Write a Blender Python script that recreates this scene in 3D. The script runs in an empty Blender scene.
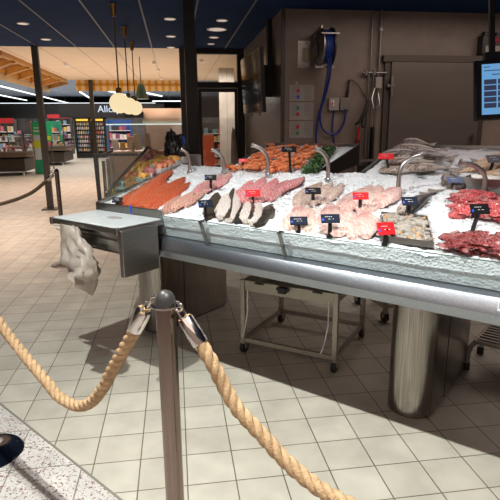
import bpy, bmesh, math, random
from mathutils import Vector, Matrix, noise
random.seed(7)
C = bpy.context.scene.collection
S2 = 2 ** -0.5
# the fish counter stands at 45 degrees to the floor tiles: u runs along its front, v towards its back
UV = Matrix(((S2, S2, 0, 0), (-S2, S2, 0, 0), (0, 0, 1, 0), (0, 0, 0, 1)))
def W(u, v, z=0.0): return Vector(((u + v) * S2, (v - u) * S2, z))
IZ0, IV0, ISL = 0.965, 0.13, 0.12
def ice_z(u, v): return IZ0 + ISL * (v - IV0)
TV0, TZ0, TSL = 1.38, 1.12, 0.25
def tray_z(v): return TZ0 + TSL * (v - TV0)

# ------------------------------------------------------------------ materials
def nodes(name):
    m = bpy.data.materials.new(name); m.use_nodes = True
    nt = m.node_tree; b = nt.nodes['Principled BSDF']
    return m, nt, b
def mat(name, col, rough=0.5, metal=0.0, col2=None, scale=8.0, bump=0.0, bscale=None, stretch=(1, 1, 1), emit=0.0, ecol=None,
        spec=0.5, trans=0.0, alpha=1.0, sss=0.0, det=4.0, coat=0.0, contrast=(0.35, 0.65)):
    m, nt, b = nodes(name)
    b.inputs['Base Color'].default_value = (*col, 1); b.inputs['Roughness'].default_value = rough
    b.inputs['Metallic'].default_value = metal; b.inputs['Specular IOR Level'].default_value = spec
    b.inputs['Transmission Weight'].default_value = trans; b.inputs['Alpha'].default_value = alpha
    b.inputs['Coat Weight'].default_value = coat; b.inputs['Coat Roughness'].default_value = 0.1
    if sss: b.inputs['Subsurface Weight'].default_value = sss; b.inputs['Subsurface Radius'].default_value = (.03, .02, .015); b.inputs['Subsurface Scale'].default_value = .5
    if emit: b.inputs['Emission Color'].default_value = (*(ecol or col), 1); b.inputs['Emission Strength'].default_value = emit
    if col2 or bump:
        tc = nt.nodes.new('ShaderNodeTexCoord'); mp = nt.nodes.new('ShaderNodeMapping')
        mp.inputs['Scale'].default_value = stretch; nt.links.new(tc.outputs['Object'], mp.inputs['Vector'])
        n = nt.nodes.new('ShaderNodeTexNoise'); n.inputs['Scale'].default_value = scale; n.inputs['Detail'].default_value = det
        nt.links.new(mp.outputs['Vector'], n.inputs['Vector'])
        if col2:
            r = nt.nodes.new('ShaderNodeValToRGB'); r.color_ramp.elements[0].position = contrast[0]; r.color_ramp.elements[1].position = contrast[1]
            r.color_ramp.elements[0].color = (*col, 1); r.color_ramp.elements[1].color = (*col2, 1)
            nt.links.new(n.outputs['Fac'], r.inputs['Fac']); nt.links.new(r.outputs['Color'], b.inputs['Base Color'])
        if bump:
            n2 = n
            if bscale:
                n2 = nt.nodes.new('ShaderNodeTexNoise'); n2.inputs['Scale'].default_value = bscale; nt.links.new(mp.outputs['Vector'], n2.inputs['Vector'])
            bp = nt.nodes.new('ShaderNodeBump'); bp.inputs['Strength'].default_value = bump; bp.inputs['Distance'].default_value = 0.01
            nt.links.new(n2.outputs['Fac'], bp.inputs['Height']); nt.links.new(bp.outputs['Normal'], b.inputs['Normal'])
    return m
def glass_mat(name, tint=(0.93, 0.98, 0.97), gloss=0.12, haze=0.0, hcol=(.8, .85, .85)):
    m = bpy.data.materials.new(name); m.use_nodes = True; nt = m.node_tree; nt.nodes.clear()
    o = nt.nodes.new('ShaderNodeOutputMaterial'); t = nt.nodes.new('ShaderNodeBsdfTransparent'); t.inputs['Color'].default_value = (*tint, 1)
    g = nt.nodes.new('ShaderNodeBsdfGlossy'); g.inputs['Roughness'].default_value = 0.03
    lw = nt.nodes.new('ShaderNodeLayerWeight'); lw.inputs['Blend'].default_value = .5
    pw = nt.nodes.new('ShaderNodeMath'); pw.operation = 'POWER'; pw.inputs[1].default_value = 4.0; nt.links.new(lw.outputs['Facing'], pw.inputs[0])
    ma = nt.nodes.new('ShaderNodeMath'); ma.operation = 'MULTIPLY_ADD'; ma.inputs[1].default_value = .6; ma.inputs[2].default_value = gloss * .3; ma.use_clamp = True; nt.links.new(pw.outputs[0], ma.inputs[0])
    mx = nt.nodes.new('ShaderNodeMixShader'); nt.links.new(ma.outputs[0], mx.inputs['Fac'])
    nt.links.new(t.outputs[0], mx.inputs[1]); nt.links.new(g.outputs[0], mx.inputs[2]); last = mx
    if haze:
        d = nt.nodes.new('ShaderNodeBsdfDiffuse'); d.inputs['Color'].default_value = (*hcol, 1)
        m2 = nt.nodes.new('ShaderNodeMixShader'); m2.inputs['Fac'].default_value = haze
        nt.links.new(mx.outputs[0], m2.inputs[1]); nt.links.new(d.outputs[0], m2.inputs[2]); last = m2
    nt.links.new(last.outputs[0], o.inputs['Surface'])
    return m
def tile_mat(name, size, c1, c2, grout, mortar=0.004, off=(0, 0), rough=0.45, speck=None, bumpg=True, row=None, offset=0.0):
    m, nt, b = nodes(name)
    tc = nt.nodes.new('ShaderNodeTexCoord'); mp = nt.nodes.new('ShaderNodeMapping'); mp.inputs['Location'].default_value = (-off[0], -off[1], 0)
    nt.links.new(tc.outputs['Object'], mp.inputs['Vector'])
    br = nt.nodes.new('ShaderNodeTexBrick'); br.offset = offset; br.squash = 1.0
    br.inputs['Scale'].default_value = 1.0; br.inputs['Brick Width'].default_value = size; br.inputs['Row Height'].default_value = row or size
    br.inputs['Mortar Size'].default_value = mortar / 2; br.inputs['Mortar Smooth'].default_value = 0.1; br.inputs['Bias'].default_value = 0.0
    br.inputs['Color1'].default_value = (*c1, 1); br.inputs['Color2'].default_value = (*c2, 1); br.inputs['Mortar'].default_value = (*grout, 1)
    nt.links.new(mp.outputs['Vector'], br.inputs['Vector'])
    n = nt.nodes.new('ShaderNodeTexNoise'); n.inputs['Scale'].default_value = 5.0; n.inputs['Detail'].default_value = 6.0
    nt.links.new(tc.outputs['Object'], n.inputs['Vector'])
    mr = nt.nodes.new('ShaderNodeMapRange'); mr.inputs['From Min'].default_value = .3; mr.inputs['From Max'].default_value = .7
    mr.inputs['To Min'].default_value = .82; mr.inputs['To Max'].default_value = 1.08; nt.links.new(n.outputs['Fac'], mr.inputs['Value'])
    mx = nt.nodes.new('ShaderNodeVectorMath'); mx.operation = 'SCALE'; nt.links.new(br.outputs['Color'], mx.inputs[0]); nt.links.new(mr.outputs['Result'], mx.inputs['Scale'])
    out = mx.outputs['Vector']
    if speck:
        for sc, th, colr in speck:
            v = nt.nodes.new('ShaderNodeTexNoise'); v.inputs['Scale'].default_value = sc; v.inputs['Detail'].default_value = 1.5
            nt.links.new(tc.outputs['Object'], v.inputs['Vector'])
            r = nt.nodes.new('ShaderNodeValToRGB'); r.color_ramp.elements[0].position = th; r.color_ramp.elements[1].position = th + .03
            nt.links.new(v.outputs['Fac'], r.inputs['Fac'])
            q = nt.nodes.new('ShaderNodeMix'); q.data_type = 'RGBA'; nt.links.new(r.outputs['Color'], q.inputs['Factor'])
            nt.links.new(out, q.inputs[6]); q.inputs[7].default_value = (*colr, 1); out = q.outputs[2]
    nt.links.new(out, b.inputs['Base Color']); b.inputs['Roughness'].default_value = rough
    if bumpg:
        bp = nt.nodes.new('ShaderNodeBump'); bp.invert = True; bp.inputs['Strength'].default_value = .4; bp.inputs['Distance'].default_value = .002
        nt.links.new(br.outputs['Fac'], bp.inputs['Height']); nt.links.new(bp.outputs['Normal'], b.inputs['Normal'])
    return m
def stripe_mat(name, c1, c2, axis, period, duty=0.5, rough=.6, off=0.0):
    m, nt, b = nodes(name)
    tc = nt.nodes.new('ShaderNodeTexCoord'); sx = nt.nodes.new('ShaderNodeSeparateXYZ'); nt.links.new(tc.outputs['Object'], sx.inputs[0])
    a = nt.nodes.new('ShaderNodeMath'); a.operation = 'ADD'; a.inputs[1].default_value = 100 * period - off; nt.links.new(sx.outputs[axis], a.inputs[0])
    d = nt.nodes.new('ShaderNodeMath'); d.operation = 'MODULO'; d.inputs[1].default_value = period; nt.links.new(a.outputs[0], d.inputs[0])
    g = nt.nodes.new('ShaderNodeMath'); g.operation = 'GREATER_THAN'; g.inputs[1].default_value = period * duty; nt.links.new(d.outputs[0], g.inputs[0])
    q = nt.nodes.new('ShaderNodeMix'); q.data_type = 'RGBA'; nt.links.new(g.outputs[0], q.inputs['Factor'])
    q.inputs[6].default_value = (*c1, 1); q.inputs[7].default_value = (*c2, 1)
    nt.links.new(q.outputs[2], b.inputs['Base Color']); b.inputs['Roughness'].default_value = rough
    return m
def steel(name, col, rough, stretch=(1, 1, 40), bump=.08, col2=None, metal=1.0):
    return mat(name, col, rough, metal, col2=col2 or tuple(c * .8 for c in col), scale=6, stretch=stretch, bump=bump, contrast=(.3, .7))

M = {}
M['floor'] = tile_mat('floor_tiles', .2, (.62, .60, .51), (.56, .535, .45), (.17, .145, .11), .0055, rough=.42)
M['terrazzo'] = tile_mat('terrazzo', .2, (.62, .61, .58), (.58, .57, .55), (.28, .26, .24), .004, off=(-.0, .0), rough=.35,
                         speck=[(70, .60, (.20, .14, .12)), (120, .61, (.10, .09, .09)), (45, .64, (.78, .77, .75)), (90, .65, (.42, .30, .24))])
M['joint'] = mat('joint_strip', (.25, .24, .2), .4)
M['navy'] = mat('navy_ceiling_board', (.010, .032, .105), .8, col2=(.012, .038, .120), scale=3, spec=.08)
M['seam'] = mat('pale_seam', (.16, .165, .18), .5)
M['navy_seam'] = mat('ceiling_joint', (.11, .12, .15), .5)
M['black_gloss'] = mat('dark_gloss_disc', (.012, .018, .035), .12, .6, coat=1)
M['disc_grey'] = mat('grey_steel_disc', (.16, .14, .125), .3, .9)
M['beige'] = mat('beige_ceiling_board', (.84, .68, .50), .6, col2=(.80, .64, .47), scale=2)
M['beige_seam'] = mat('beige_joint', (.42, .33, .25), .6)
M['market_ceiling'] = mat('dark_market_ceiling', (.18, .21, .27), .7, col2=(.26, .29, .34), scale=1.5)
M['black'] = mat('black_powder_coat', (.012, .012, .012), .4)
M['blackplastic'] = mat('black_plastic', (.012, .012, .013), .3)
M['post_grey'] = mat('grey_painted_post', (.065, .062, .055), .45)
M['post_brown'] = mat('dark_brown_post', (.035, .032, .026), .45)
M['wall'] = tile_mat('brown_grey_wall_panel', .62, (.27, .215, .185), (.25, .20, .172), (.18, .145, .125), .004, rough=.38, row=.31, offset=.5)
M['sidewall'] = mat('side_wall_panel', (.34, .28, .235), .28, .35, col2=(.30, .25, .21), scale=1.2)
M['doorsteel'] = mat('freezer_door_sheet', (.19, .165, .15), .34, .5, col2=(.165, .145, .13), scale=1.4, stretch=(.6, 1, 3))
M['doorframe'] = mat('freezer_frame_sheet', (.10, .085, .075), .4, .5)
M['steel'] = steel('brushed_steel', (.56, .56, .55), .28)
M['steel_h'] = steel('brushed_steel_along', (.35, .38, .42), .36, stretch=(60, 60, 1))
M['steel_dark'] = steel('worn_grey_steel', (.34, .32, .30), .36)
M['steel_leg'] = steel('satin_steel_leg', (.44, .41, .37), .20, stretch=(40, 40, .6), col2=(.22, .20, .18))
M['chrome'] = mat('polished_steel', (.70, .66, .62), .17, 1.0)
M['cart'] = mat('cart_steel', (.36, .34, .28), .38, .6)
M['postbrown'] = steel('bronze_steel_post', (.29, .225, .19), .24, stretch=(60, 60, 1), bump=.03)
M['cap'] = mat('dark_rubber_cap', (.045, .045, .045), .4)
M['rubber'] = mat('black_rubber', (.012, .012, .012), .55)
M['board'] = mat('white_cutting_board', (.62, .66, .67), .35, col2=(.54, .60, .61), scale=14, contrast=(.3, .6))
M['rope'] = mat('natural_rope', (.56, .39, .22), .75, col2=(.44, .29, .15), scale=60, bump=.5, bscale=220)
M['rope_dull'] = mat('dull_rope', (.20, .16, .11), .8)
M['glass'] = glass_mat('clear_glass', (.955, .99, .995), .08, .05, (.66, .80, .84))
M['glass_case'] = glass_mat('case_glass', (.92, .94, .92), .14, .008, (.35, .33, .28))
M['glass_part'] = glass_mat('partition_glass', (.93, .93, .92), .15)
M['bag'] = mat('crumpled_white_film', (.62, .57, .50), .35, col2=(.42, .36, .30), scale=6, bump=.5, bscale=22, trans=.25)
M['red'] = mat('red_card', (.75, .015, .02), .35)
M['white'] = mat('white_plastic', (.8, .8, .8), .4)
M['paper'] = mat('laminated_paper', (.36, .33, .32), .35)
M['ink'] = mat('grey_ink', (.14, .12, .12), .5)
M['blueprint'] = mat('blue_print', (.02, .09, .5), .4)
M['greenprint'] = mat('green_print', (.02, .25, .12), .4)
M['redprint'] = mat('red_print', (.5, .02, .03), .4)
M['blue_hose'] = mat('blue_hose', (.01, .035, .22), .35)
M['brass'] = mat('aged_brass', (.30, .17, .06), .35, .9)
M['globe'] = mat('opal_glass_globe', (.05, .05, .05), .3, emit=.93, ecol=(1.0, .80, .47))
M['lamp_disc'] = mat('downlight_lens', (.9, .8, .75), .4, emit=.42, ecol=(1, .84, .76))
M['led'] = mat('led_strip', (.9, .95, 1), .4, emit=1.3, ecol=(.85, .95, 1))
M['wood'] = mat('honey_wood', (.50, .25, .055), .5, col2=(.42, .20, .04), scale=6)
M['flute'] = stripe_mat('fluted_skirt', (.52, .36, .17), (.66, .50, .28), 1, .12, .4)
M['valance'] = stripe_mat('striped_canvas', (.80, .62, .40), (.72, .36, .02), 0, .2, .55, .7)
M['valance_band'] = stripe_mat('striped_canvas_band', (.58, .30, .05), (.50, .22, .01), 0, .2, .55, .7)
M['wt'] = tile_mat('white_wall_tile', .3, (.62, .55, .47), (.60, .53, .45), (.40, .35, .3), .008, rough=.35, row=.12, offset=.5)
def ice_mat():
    m, nt, b = nodes('crushed_ice')
    b.inputs['Base Color'].default_value = (.74, .78, .80, 1); b.inputs['Roughness'].default_value = .3
    b.inputs['Subsurface Weight'].default_value = .12; b.inputs['Subsurface Radius'].default_value = (.01, .015, .018); b.inputs['Subsurface Scale'].default_value = .5
    tc = nt.nodes.new('ShaderNodeTexCoord'); v = nt.nodes.new('ShaderNodeTexVoronoi'); v.inputs['Scale'].default_value = 95; nt.links.new(tc.outputs['Object'], v.inputs['Vector'])
    n = nt.nodes.new('ShaderNodeTexNoise'); n.inputs['Scale'].default_value = 34; nt.links.new(tc.outputs['Object'], n.inputs['Vector'])
    a = nt.nodes.new('ShaderNodeMath'); a.operation = 'ADD'; nt.links.new(v.outputs['Distance'], a.inputs[0]); nt.links.new(n.outputs['Fac'], a.inputs[1])
    bp = nt.nodes.new('ShaderNodeBump'); bp.inputs['Strength'].default_value = .6; bp.inputs['Distance'].default_value = .006
    nt.links.new(a.outputs[0], bp.inputs['Height']); nt.links.new(bp.outputs['Normal'], b.inputs['Normal'])
    return m
M['ice'] = ice_mat()
def fish_mat(name, a, b_, c=None, rough=.3, wave=17, mix=.5, axis='X'):
    m, nt, b = nodes(name)
    tc = nt.nodes.new('ShaderNodeTexCoord'); mp = nt.nodes.new('ShaderNodeMapping'); mp.inputs['Scale'].default_value = (1, 1, 1); nt.links.new(tc.outputs['Object'], mp.inputs['Vector'])
    w = nt.nodes.new('ShaderNodeTexWave'); w.bands_direction = axis; w.inputs['Scale'].default_value = wave; w.inputs['Distortion'].default_value = 11; w.inputs['Detail'].default_value = 3; w.inputs['Detail Scale'].default_value = 1.4
    nt.links.new(mp.outputs['Vector'], w.inputs['Vector'])
    r = nt.nodes.new('ShaderNodeValToRGB'); r.color_ramp.elements[0].color = (*a, 1); r.color_ramp.elements[1].color = (*b_, 1)
    r.color_ramp.elements[0].position = .15; r.color_ramp.elements[1].position = .9
    nt.links.new(w.outputs['Fac'], r.inputs['Fac']); out = r.outputs['Color']
    if c:
        n = nt.nodes.new('ShaderNodeTexNoise'); n.inputs['Scale'].default_value = 14; n.inputs['Detail'].default_value = 4; nt.links.new(mp.outputs['Vector'], n.inputs['Vector'])
        r2 = nt.nodes.new('ShaderNodeValToRGB'); r2.color_ramp.elements[0].position = .5; r2.color_ramp.elements[1].position = .62; nt.links.new(n.outputs['Fac'], r2.inputs['Fac'])
        q = nt.nodes.new('ShaderNodeMix'); q.data_type = 'RGBA'; nt.links.new(r2.outputs['Color'], q.inputs['Factor']); nt.links.new(out, q.inputs[6]); q.inputs[7].default_value = (*c, 1); out = q.outputs[2]
    oi = nt.nodes.new('ShaderNodeObjectInfo'); vr = nt.nodes.new('ShaderNodeMapRange'); vr.inputs['To Min'].default_value = .74; vr.inputs['To Max'].default_value = 1.0
    nt.links.new(oi.outputs['Random'], vr.inputs['Value']); vm = nt.nodes.new('ShaderNodeVectorMath'); vm.operation = 'SCALE'; nt.links.new(out, vm.inputs[0]); nt.links.new(vr.outputs['Result'], vm.inputs['Scale']); out = vm.outputs['Vector']
    nt.links.new(out, b.inputs['Base Color']); b.inputs['Roughness'].default_value = rough
    b.inputs['Subsurface Weight'].default_value = .08; b.inputs['Subsurface Scale'].default_value = .01
    bp = nt.nodes.new('ShaderNodeBump'); bp.inputs['Strength'].default_value = .18; bp.inputs['Distance'].default_value = .003
    nt.links.new(w.outputs['Fac'], bp.inputs['Height']); nt.links.new(bp.outputs['Normal'], b.inputs['Normal'])
    return m
M['salmon'] = fish_mat('salmon_flesh', (.50, .085, .03), (.62, .15, .07))
M['peach'] = fish_mat('peach_flesh', (.54, .25, .18), (.74, .48, .40))
M['pink'] = fish_mat('pink_flesh', (.56, .19, .19), (.76, .44, .42), (.74, .50, .47))
M['redpink'] = fish_mat('deep_pink_flesh', (.56, .15, .16), (.78, .44, .43), (.60, .20, .22))
M['cod'] = fish_mat('pale_brown_flesh', (.54, .38, .31), (.74, .62, .54), (.46, .29, .22))
M['cream'] = fish_mat('cream_flesh', (.68, .50, .41), (.80, .72, .64), (.72, .46, .40))
M['rose'] = fish_mat('rose_flesh', (.66, .40, .35), (.82, .66, .60), (.62, .32, .29))
M['white_flesh'] = fish_mat('white_flesh', (.64, .57, .50), (.78, .74, .70))
M['skin'] = fish_mat('dark_fish_skin', (.014, .013, .010), (.045, .04, .032), (.09, .08, .06), wave=40)
M['skin2'] = fish_mat('olive_fish_skin', (.035, .028, .018), (.09, .072, .048), wave=40)
M['silver'] = fish_mat('silver_brown_skin', (.22, .16, .12), (.46, .38, .32), (.55, .48, .42), wave=16, axis='Y')
M['amber'] = fish_mat('amber_skin', (.42, .26, .14), (.66, .46, .30), (.70, .52, .40), wave=16, axis='Y')
M['greyfish'] = fish_mat('grey_skin', (.12, .09, .08), (.30, .25, .23), (.45, .38, .35), axis='Y')
M['meat'] = fish_mat('marbled_red_flesh', (.14, .02, .02), (.30, .07, .07), (.48, .30, .28), rough=.18, wave=30)
M['meat2'] = fish_mat('bright_red_flesh', (.42, .04, .05), (.56, .14, .14), (.62, .36, .33), rough=.18, wave=30)
M['prawn'] = fish_mat('grey_prawn_shell', (.24, .21, .18), (.42, .38, .33), wave=60)
M['prawn_spot'] = mat('orange_prawn_head', (.70, .30, .06), .4)
M['lang'] = fish_mat('orange_shell', (.74, .14, .035), (.82, .34, .14), wave=50)
M['fin'] = mat('grey_fin', (.20, .17, .14), .5)
M['parsley'] = mat('dark_green_leaf', (.03, .09, .02), .5, col2=(.07, .16, .04), scale=60)

# ------------------------------------------------------------------ mesh helpers
def NB(): return bmesh.new()
def box(bm, x0, x1, y0, y1, z0, z1):
    vs = [bm.verts.new((x, y, z)) for z in (z0, z1) for y in (y0, y1) for x in (x0, x1)]
    for f in ((0, 2, 3, 1), (4, 5, 7, 6), (0, 1, 5, 4), (2, 6, 7, 3), (0, 4, 6, 2), (1, 3, 7, 5)): bm.faces.new([vs[i] for i in f])
    return bm
def bar(bm, a, b, w, h=None, up=(0, 0, 1)):
    a, b = Vector(a), Vector(b); d = (b - a).normalized(); h = h or w
    s = d.cross(Vector(up)); s = s.normalized() if s.length > 1e-4 else d.cross(Vector((0, 1, 0))).normalized()
    t = s.cross(d); vs = []
    for p in (a, b):
        for i, j in ((-1, -1), (1, -1), (1, 1), (-1, 1)): vs.append(bm.verts.new(p + s * (i * w / 2) + t * (j * h / 2)))
    for f in ((0, 1, 2, 3), (7, 6, 5, 4), (0, 4, 5, 1), (1, 5, 6, 2), (2, 6, 7, 3), (3, 7, 4, 0)): bm.faces.new([vs[i] for i in f])
    return bm
def tube(bm, pts, r, seg=12, caps=True, flat=1.0):
    pts = [Vector(p) for p in pts]; n = len(pts); rs = r if isinstance(r, (list, tuple)) else [r] * n
    rings = []; prev = None
    for i, p in enumerate(pts):
        d = (pts[min(i + 1, n - 1)] - pts[max(i - 1, 0)]).normalized()
        if prev is None:
            s = d.cross(Vector((0, 0, 1)));  s = s if s.length > 1e-3 else d.cross(Vector((0, 1, 0)))
        else: s = prev - d * prev.dot(d)
        s.normalize(); prev = s; t = d.cross(s)
        rings.append([bm.verts.new(p + (s * math.cos(2 * math.pi * k / seg) + t * (flat * math.sin(2 * math.pi * k / seg))) * rs[i]) for k in range(seg)])
    for a, b in zip(rings, rings[1:]):
        for k in range(seg): bm.faces.new((a[k], a[(k + 1) % seg], b[(k + 1) % seg], b[k]))
    if caps: bm.faces.new(rings[0][::-1]); bm.faces.new(rings[-1])
    return bm
def lathe(bm, prof, c=(0, 0, 0), seg=28):
    rings = []
    for r, z in prof:
        if r < 1e-5: rings.append([bm.verts.new((c[0], c[1], c[2] + z))])
        else: rings.append([bm.verts.new((c[0] + r * math.cos(2 * math.pi * k / seg), c[1] + r * math.sin(2 * math.pi * k / seg), c[2] + z)) for k in range(seg)])
    for a, b in zip(rings, rings[1:]):
        for k in range(seg):
            k2 = (k + 1) % seg
            if len(a) == 1 and len(b) == 1: continue
            if len(a) == 1: bm.faces.new((a[0], b[k2], b[k]))
            elif len(b) == 1: bm.faces.new((a[k], a[k2], b[0]))
            else: bm.faces.new((a[k], a[k2], b[k2], b[k]))
    if len(rings[0]) > 1: bm.faces.new(rings[0][::-1])
    if len(rings[-1]) > 1: bm.faces.new(rings[-1])
    return bm
def prism(bm, poly, z0, z1):
    a = [bm.verts.new((x, y, z0)) for x, y in poly]; b = [bm.verts.new((x, y, z1)) for x, y in poly]; n = len(poly)
    bm.faces.new(a[::-1]); bm.faces.new(b)
    for k in range(n): bm.faces.new((a[k], a[(k + 1) % n], b[(k + 1) % n], b[k]))
    return bm
def blob(bm, c, r, sq=(1, 1, 1), amp=.2, freq=3, seed=0, sub=2):
    t = bmesh.new(); bmesh.ops.create_icosphere(t, subdivisions=sub, radius=1.0); mp = {}
    for v in t.verts:
        p = v.co.copy(); k = 1 + amp * noise.noise(p * freq + Vector((seed * 3.1, seed * 1.7, 0)))
        mp[v.index] = bm.verts.new((c[0] + p.x * r * sq[0] * k, c[1] + p.y * r * sq[1] * k, c[2] + p.z * r * sq[2] * k))
    for f in t.faces: bm.faces.new([mp[v.index] for v in f.verts])
    t.free(); return bm
def loft(bm, rings, closed=True, caps=True):
    vr = [[bm.verts.new(p) for p in r] for r in rings]; n = len(vr[0])
    for a, b in zip(vr, vr[1:]):
        for k in range(n if closed else n - 1): bm.faces.new((a[k], a[(k + 1) % n], b[(k + 1) % n], b[k]))
    if caps and closed: bm.faces.new(vr[0][::-1]); bm.faces.new(vr[-1])
    return bm
def wpos(o):
    p = Vector((0, 0, 0)); m = Matrix.Identity(4); ch = []
    while o: ch.append(o); o = o.parent
    for q in reversed(ch): m = m @ Matrix.Translation(q.location) @ q.rotation_euler.to_matrix().to_4x4()
    return m
def obj(name, bm, m, parent=None, frame=None, smooth=35, bevel=0.0):
    """one mesh object; bm is in world coordinates (or in 'frame'), the origin goes to the base of the shape"""
    if frame is not None: bmesh.ops.transform(bm, matrix=frame, verts=bm.verts)
    bmesh.ops.recalc_face_normals(bm, faces=bm.faces)
    xs = [v.co for v in bm.verts]
    o0 = Vector(((min(p.x for p in xs) + max(p.x for p in xs)) / 2, (min(p.y for p in xs) + max(p.y for p in xs)) / 2, min(p.z for p in xs)))
    me = bpy.data.meshes.new(name); o = bpy.data.objects.new(name, me); C.objects.link(o)
    if parent:
        pm = wpos(parent).inverted(); loc = pm @ o0; o.parent = parent
        bmesh.ops.transform(bm, matrix=Matrix.Translation(-loc) @ pm, verts=bm.verts); o.location = loc
    else:
        bmesh.ops.translate(bm, vec=-o0, verts=bm.verts); o.location = o0
    bm.to_mesh(me); bm.free()
    if smooth:
        for p in me.polygons: p.use_smooth = True
        me.set_sharp_from_angle(angle=math.radians(smooth))
    if m: me.materials.append(M[m] if isinstance(m, str) else m)
    if bevel:
        b = o.modifiers.new('edge', 'BEVEL'); b.width = bevel; b.segments = 2; b.limit_method = 'ANGLE'
    return o
def tag(o, label, cat, group=None, kind=None):
    o['label'] = label; o['category'] = cat
    if group: o['group'] = group
    if kind: o['kind'] = kind
    return o
def thing(name, label, cat, loc=(0, 0, 0), rotz=0.0, group=None):
    o = bpy.data.objects.new(name, None); C.objects.link(o); o.empty_display_size = .1
    o.location = loc; o.rotation_euler = (0, 0, rotz); return tag(o, label, cat, group)
def struct(name, bm, m, frame=None, smooth=0, parent=None, world=False):
    o = obj(name, bm, m, parent, frame, smooth)
    if not parent: o['kind'] = 'structure'
    if world and not parent:      # keep the object's origin at the world's, so tile grids line up
        o.data.transform(Matrix.Translation(o.location)); o.location = (0, 0, 0)
    return o
def copy_tree(root, loc=None, rotz=None, label=None, group=None, parent=None):
    c = root.copy(); C.objects.link(c); c.parent = parent
    if loc is not None: c.location = loc
    if rotz is not None: c.rotation_euler[2] = rotz
    if label: c['label'] = label
    if group: c['group'] = group
    for ch in [o for o in bpy.data.objects if o.parent == root and o.name in C.objects]: copy_tree(ch, parent=c)
    return c
ORD = ['leftmost', 'second from the left', 'third from the left', 'fourth from the left', 'fifth from the left', 'sixth from the left', 'seventh from the left', 'eighth from the left']
# ================================================================== the setting
bm = NB(); box(bm, -14, 6.2, -6.5, 46, -.05, 0); struct('floor', bm, 'floor', world=True)
P0, P1 = Vector((-.97, .189, 0)), Vector((-.27, -.637, 0)); dd = (P1 - P0).normalized()
A_, B_ = P0 - dd * 6, P1 + dd * 5; nn = Vector((dd.y, -dd.x, 0)) ; nn = nn if nn.dot(Vector((-1, -1, 0))) > 0 else -nn
bm = NB(); prism(bm, [(A_.x, A_.y), (B_.x, B_.y), ((B_ + nn * 5).x, (B_ + nn * 5).y), ((A_ + nn * 5).x, (A_ + nn * 5).y)], 0, .003)
M['terrazzo'] = tile_mat('terrazzo_tiles', .3, (.70, .68, .645), (.66, .64, .61), (.25, .23, .21), .006, off=(-.748, -.093), rough=.35,
                         speck=[(62, .615, (.26, .17, .14)), (110, .63, (.10, .09, .09)), (80, .64, (.46, .34, .28))])
struct('floor', bm, 'terrazzo', world=True)
bm = NB(); bar(bm, (A_.x, A_.y, .002), (B_.x, B_.y, .002), .010, .006); struct('trim_1', bm, 'joint')
# low dark ceiling over the fish shop, pale ceiling beyond it, dark hall ceiling behind
CZ = 2.75
bm = NB(); box(bm, -9, 6.2, -6.5, 7.15, CZ, CZ + .1); struct('ceiling', bm, 'navy')
k = 2
for i, x in enumerate([-.31 + .63 * j for j in range(-7, 3)]):
    bm = NB(); box(bm, x - .010, x + .010, -4, 7.148, CZ - .004, CZ + .001); struct('trim_%d' % k, bm, 'navy_seam'); k += 1
    bm = NB(); box(bm, x - .007, x + .007, 7.155, 13.6 if x > -3 else 7.9, CZ - .002, CZ + .001)
    if x > -3: struct('trim_%d' % k, bm, 'beige_seam'); k += 1
    else: bm.free()
bm = NB(); box(bm, -2.95, 6.2, 7.15, 13.6, CZ, CZ + .1); struct('ceiling', bm, 'beige')
bm = NB(); box(bm, -9, -2.95, 7.15, 7.6, CZ, CZ + .1); struct('ceiling', bm, 'beige')
bm = NB(); box(bm, -14, 6.2, 7.6, 46, 3.55, 3.6); struct('ceiling', bm, 'market_ceiling')
# walls of the kiosk
bm = NB(); box(bm, 1.32, 6.2, 3.88, 4.0, 0, CZ); struct('wall_back', bm, 'wall', frame=None)
bm = NB(); box(bm, 1.31, 1.37, 3.94, 7.15, 0, CZ); struct('wall_side', bm, 'sidewall')
bm = NB(); box(bm, 1.30, 1.345, 3.855, 3.90, 0, CZ); struct('trim_%d' % k, bm, 'doorframe'); k += 1
bm = NB(); box(bm, 6.1, 6.2, -6.5, 46, 0, 3.6); struct('wall_right', bm, 'wall')
bm = NB(); box(bm, -14, 6.2, 46, 46.1, 0, 3.6); struct('wall_far', bm, 'black')
bm = NB(); box(bm, -14.1, -14, -6.5, 46, 0, 3.6); struct('wall_left', bm, 'post_grey')
bm = NB(); box(bm, 1.33, 2.5, 3.845, 3.88, 0, .12); struct('baseboard_back', bm, 'steel_dark')
# glass partition with a door, in the plane where the dark ceiling ends
Y0 = 7.15
bm = NB(); box(bm, .30, .46, Y0 - .05, Y0 + .05, 0, CZ); box(bm, 1.17, 1.30, Y0 - .05, Y0 + .05, 0, CZ); box(bm, .46, 1.17, Y0 - .05, Y0 + .05, 2.66, CZ)
box(bm, .46, 1.17, Y0 - .05, Y0 + .05, 2.09, 2.19)
w = struct('window_1', bm, 'black')
bm = NB(); box(bm, .46, 1.17, Y0 - .006, Y0 + .006, 2.19, 2.66); obj('pane', bm, 'glass_part', w)
bm = NB()
box(bm, .465, .52, Y0 - .03, Y0 + .03, .02, 2.085); box(bm, 1.12, 1.165, Y0 - .03, Y0 + .03, .02, 2.085); box(bm, .52, 1.12, Y0 - .03, Y0 + .03, 2.02, 2.085); box(bm, .52, 1.12, Y0 - .03, Y0 + .03, .02, .14)
w = struct('door_1', bm, 'black')
bm = NB(); box(bm, .52, 1.12, Y0 - .005, Y0 + .005, .14, 2.02); obj('pane', bm, 'glass_part', w)
bm = NB(); bar(bm, (1.10, Y0 - .06, .9), (1.10, Y0 - .06, 1.2), .02); bar(bm, (1.10, Y0 - .06, .92), (1.10, Y0 - .03, .92), .015); bar(bm, (1.10, Y0 - .06, 1.18), (1.10, Y0 - .03, 1.18), .015); obj('door_handle', bm, 'steel_dark', w)
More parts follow.
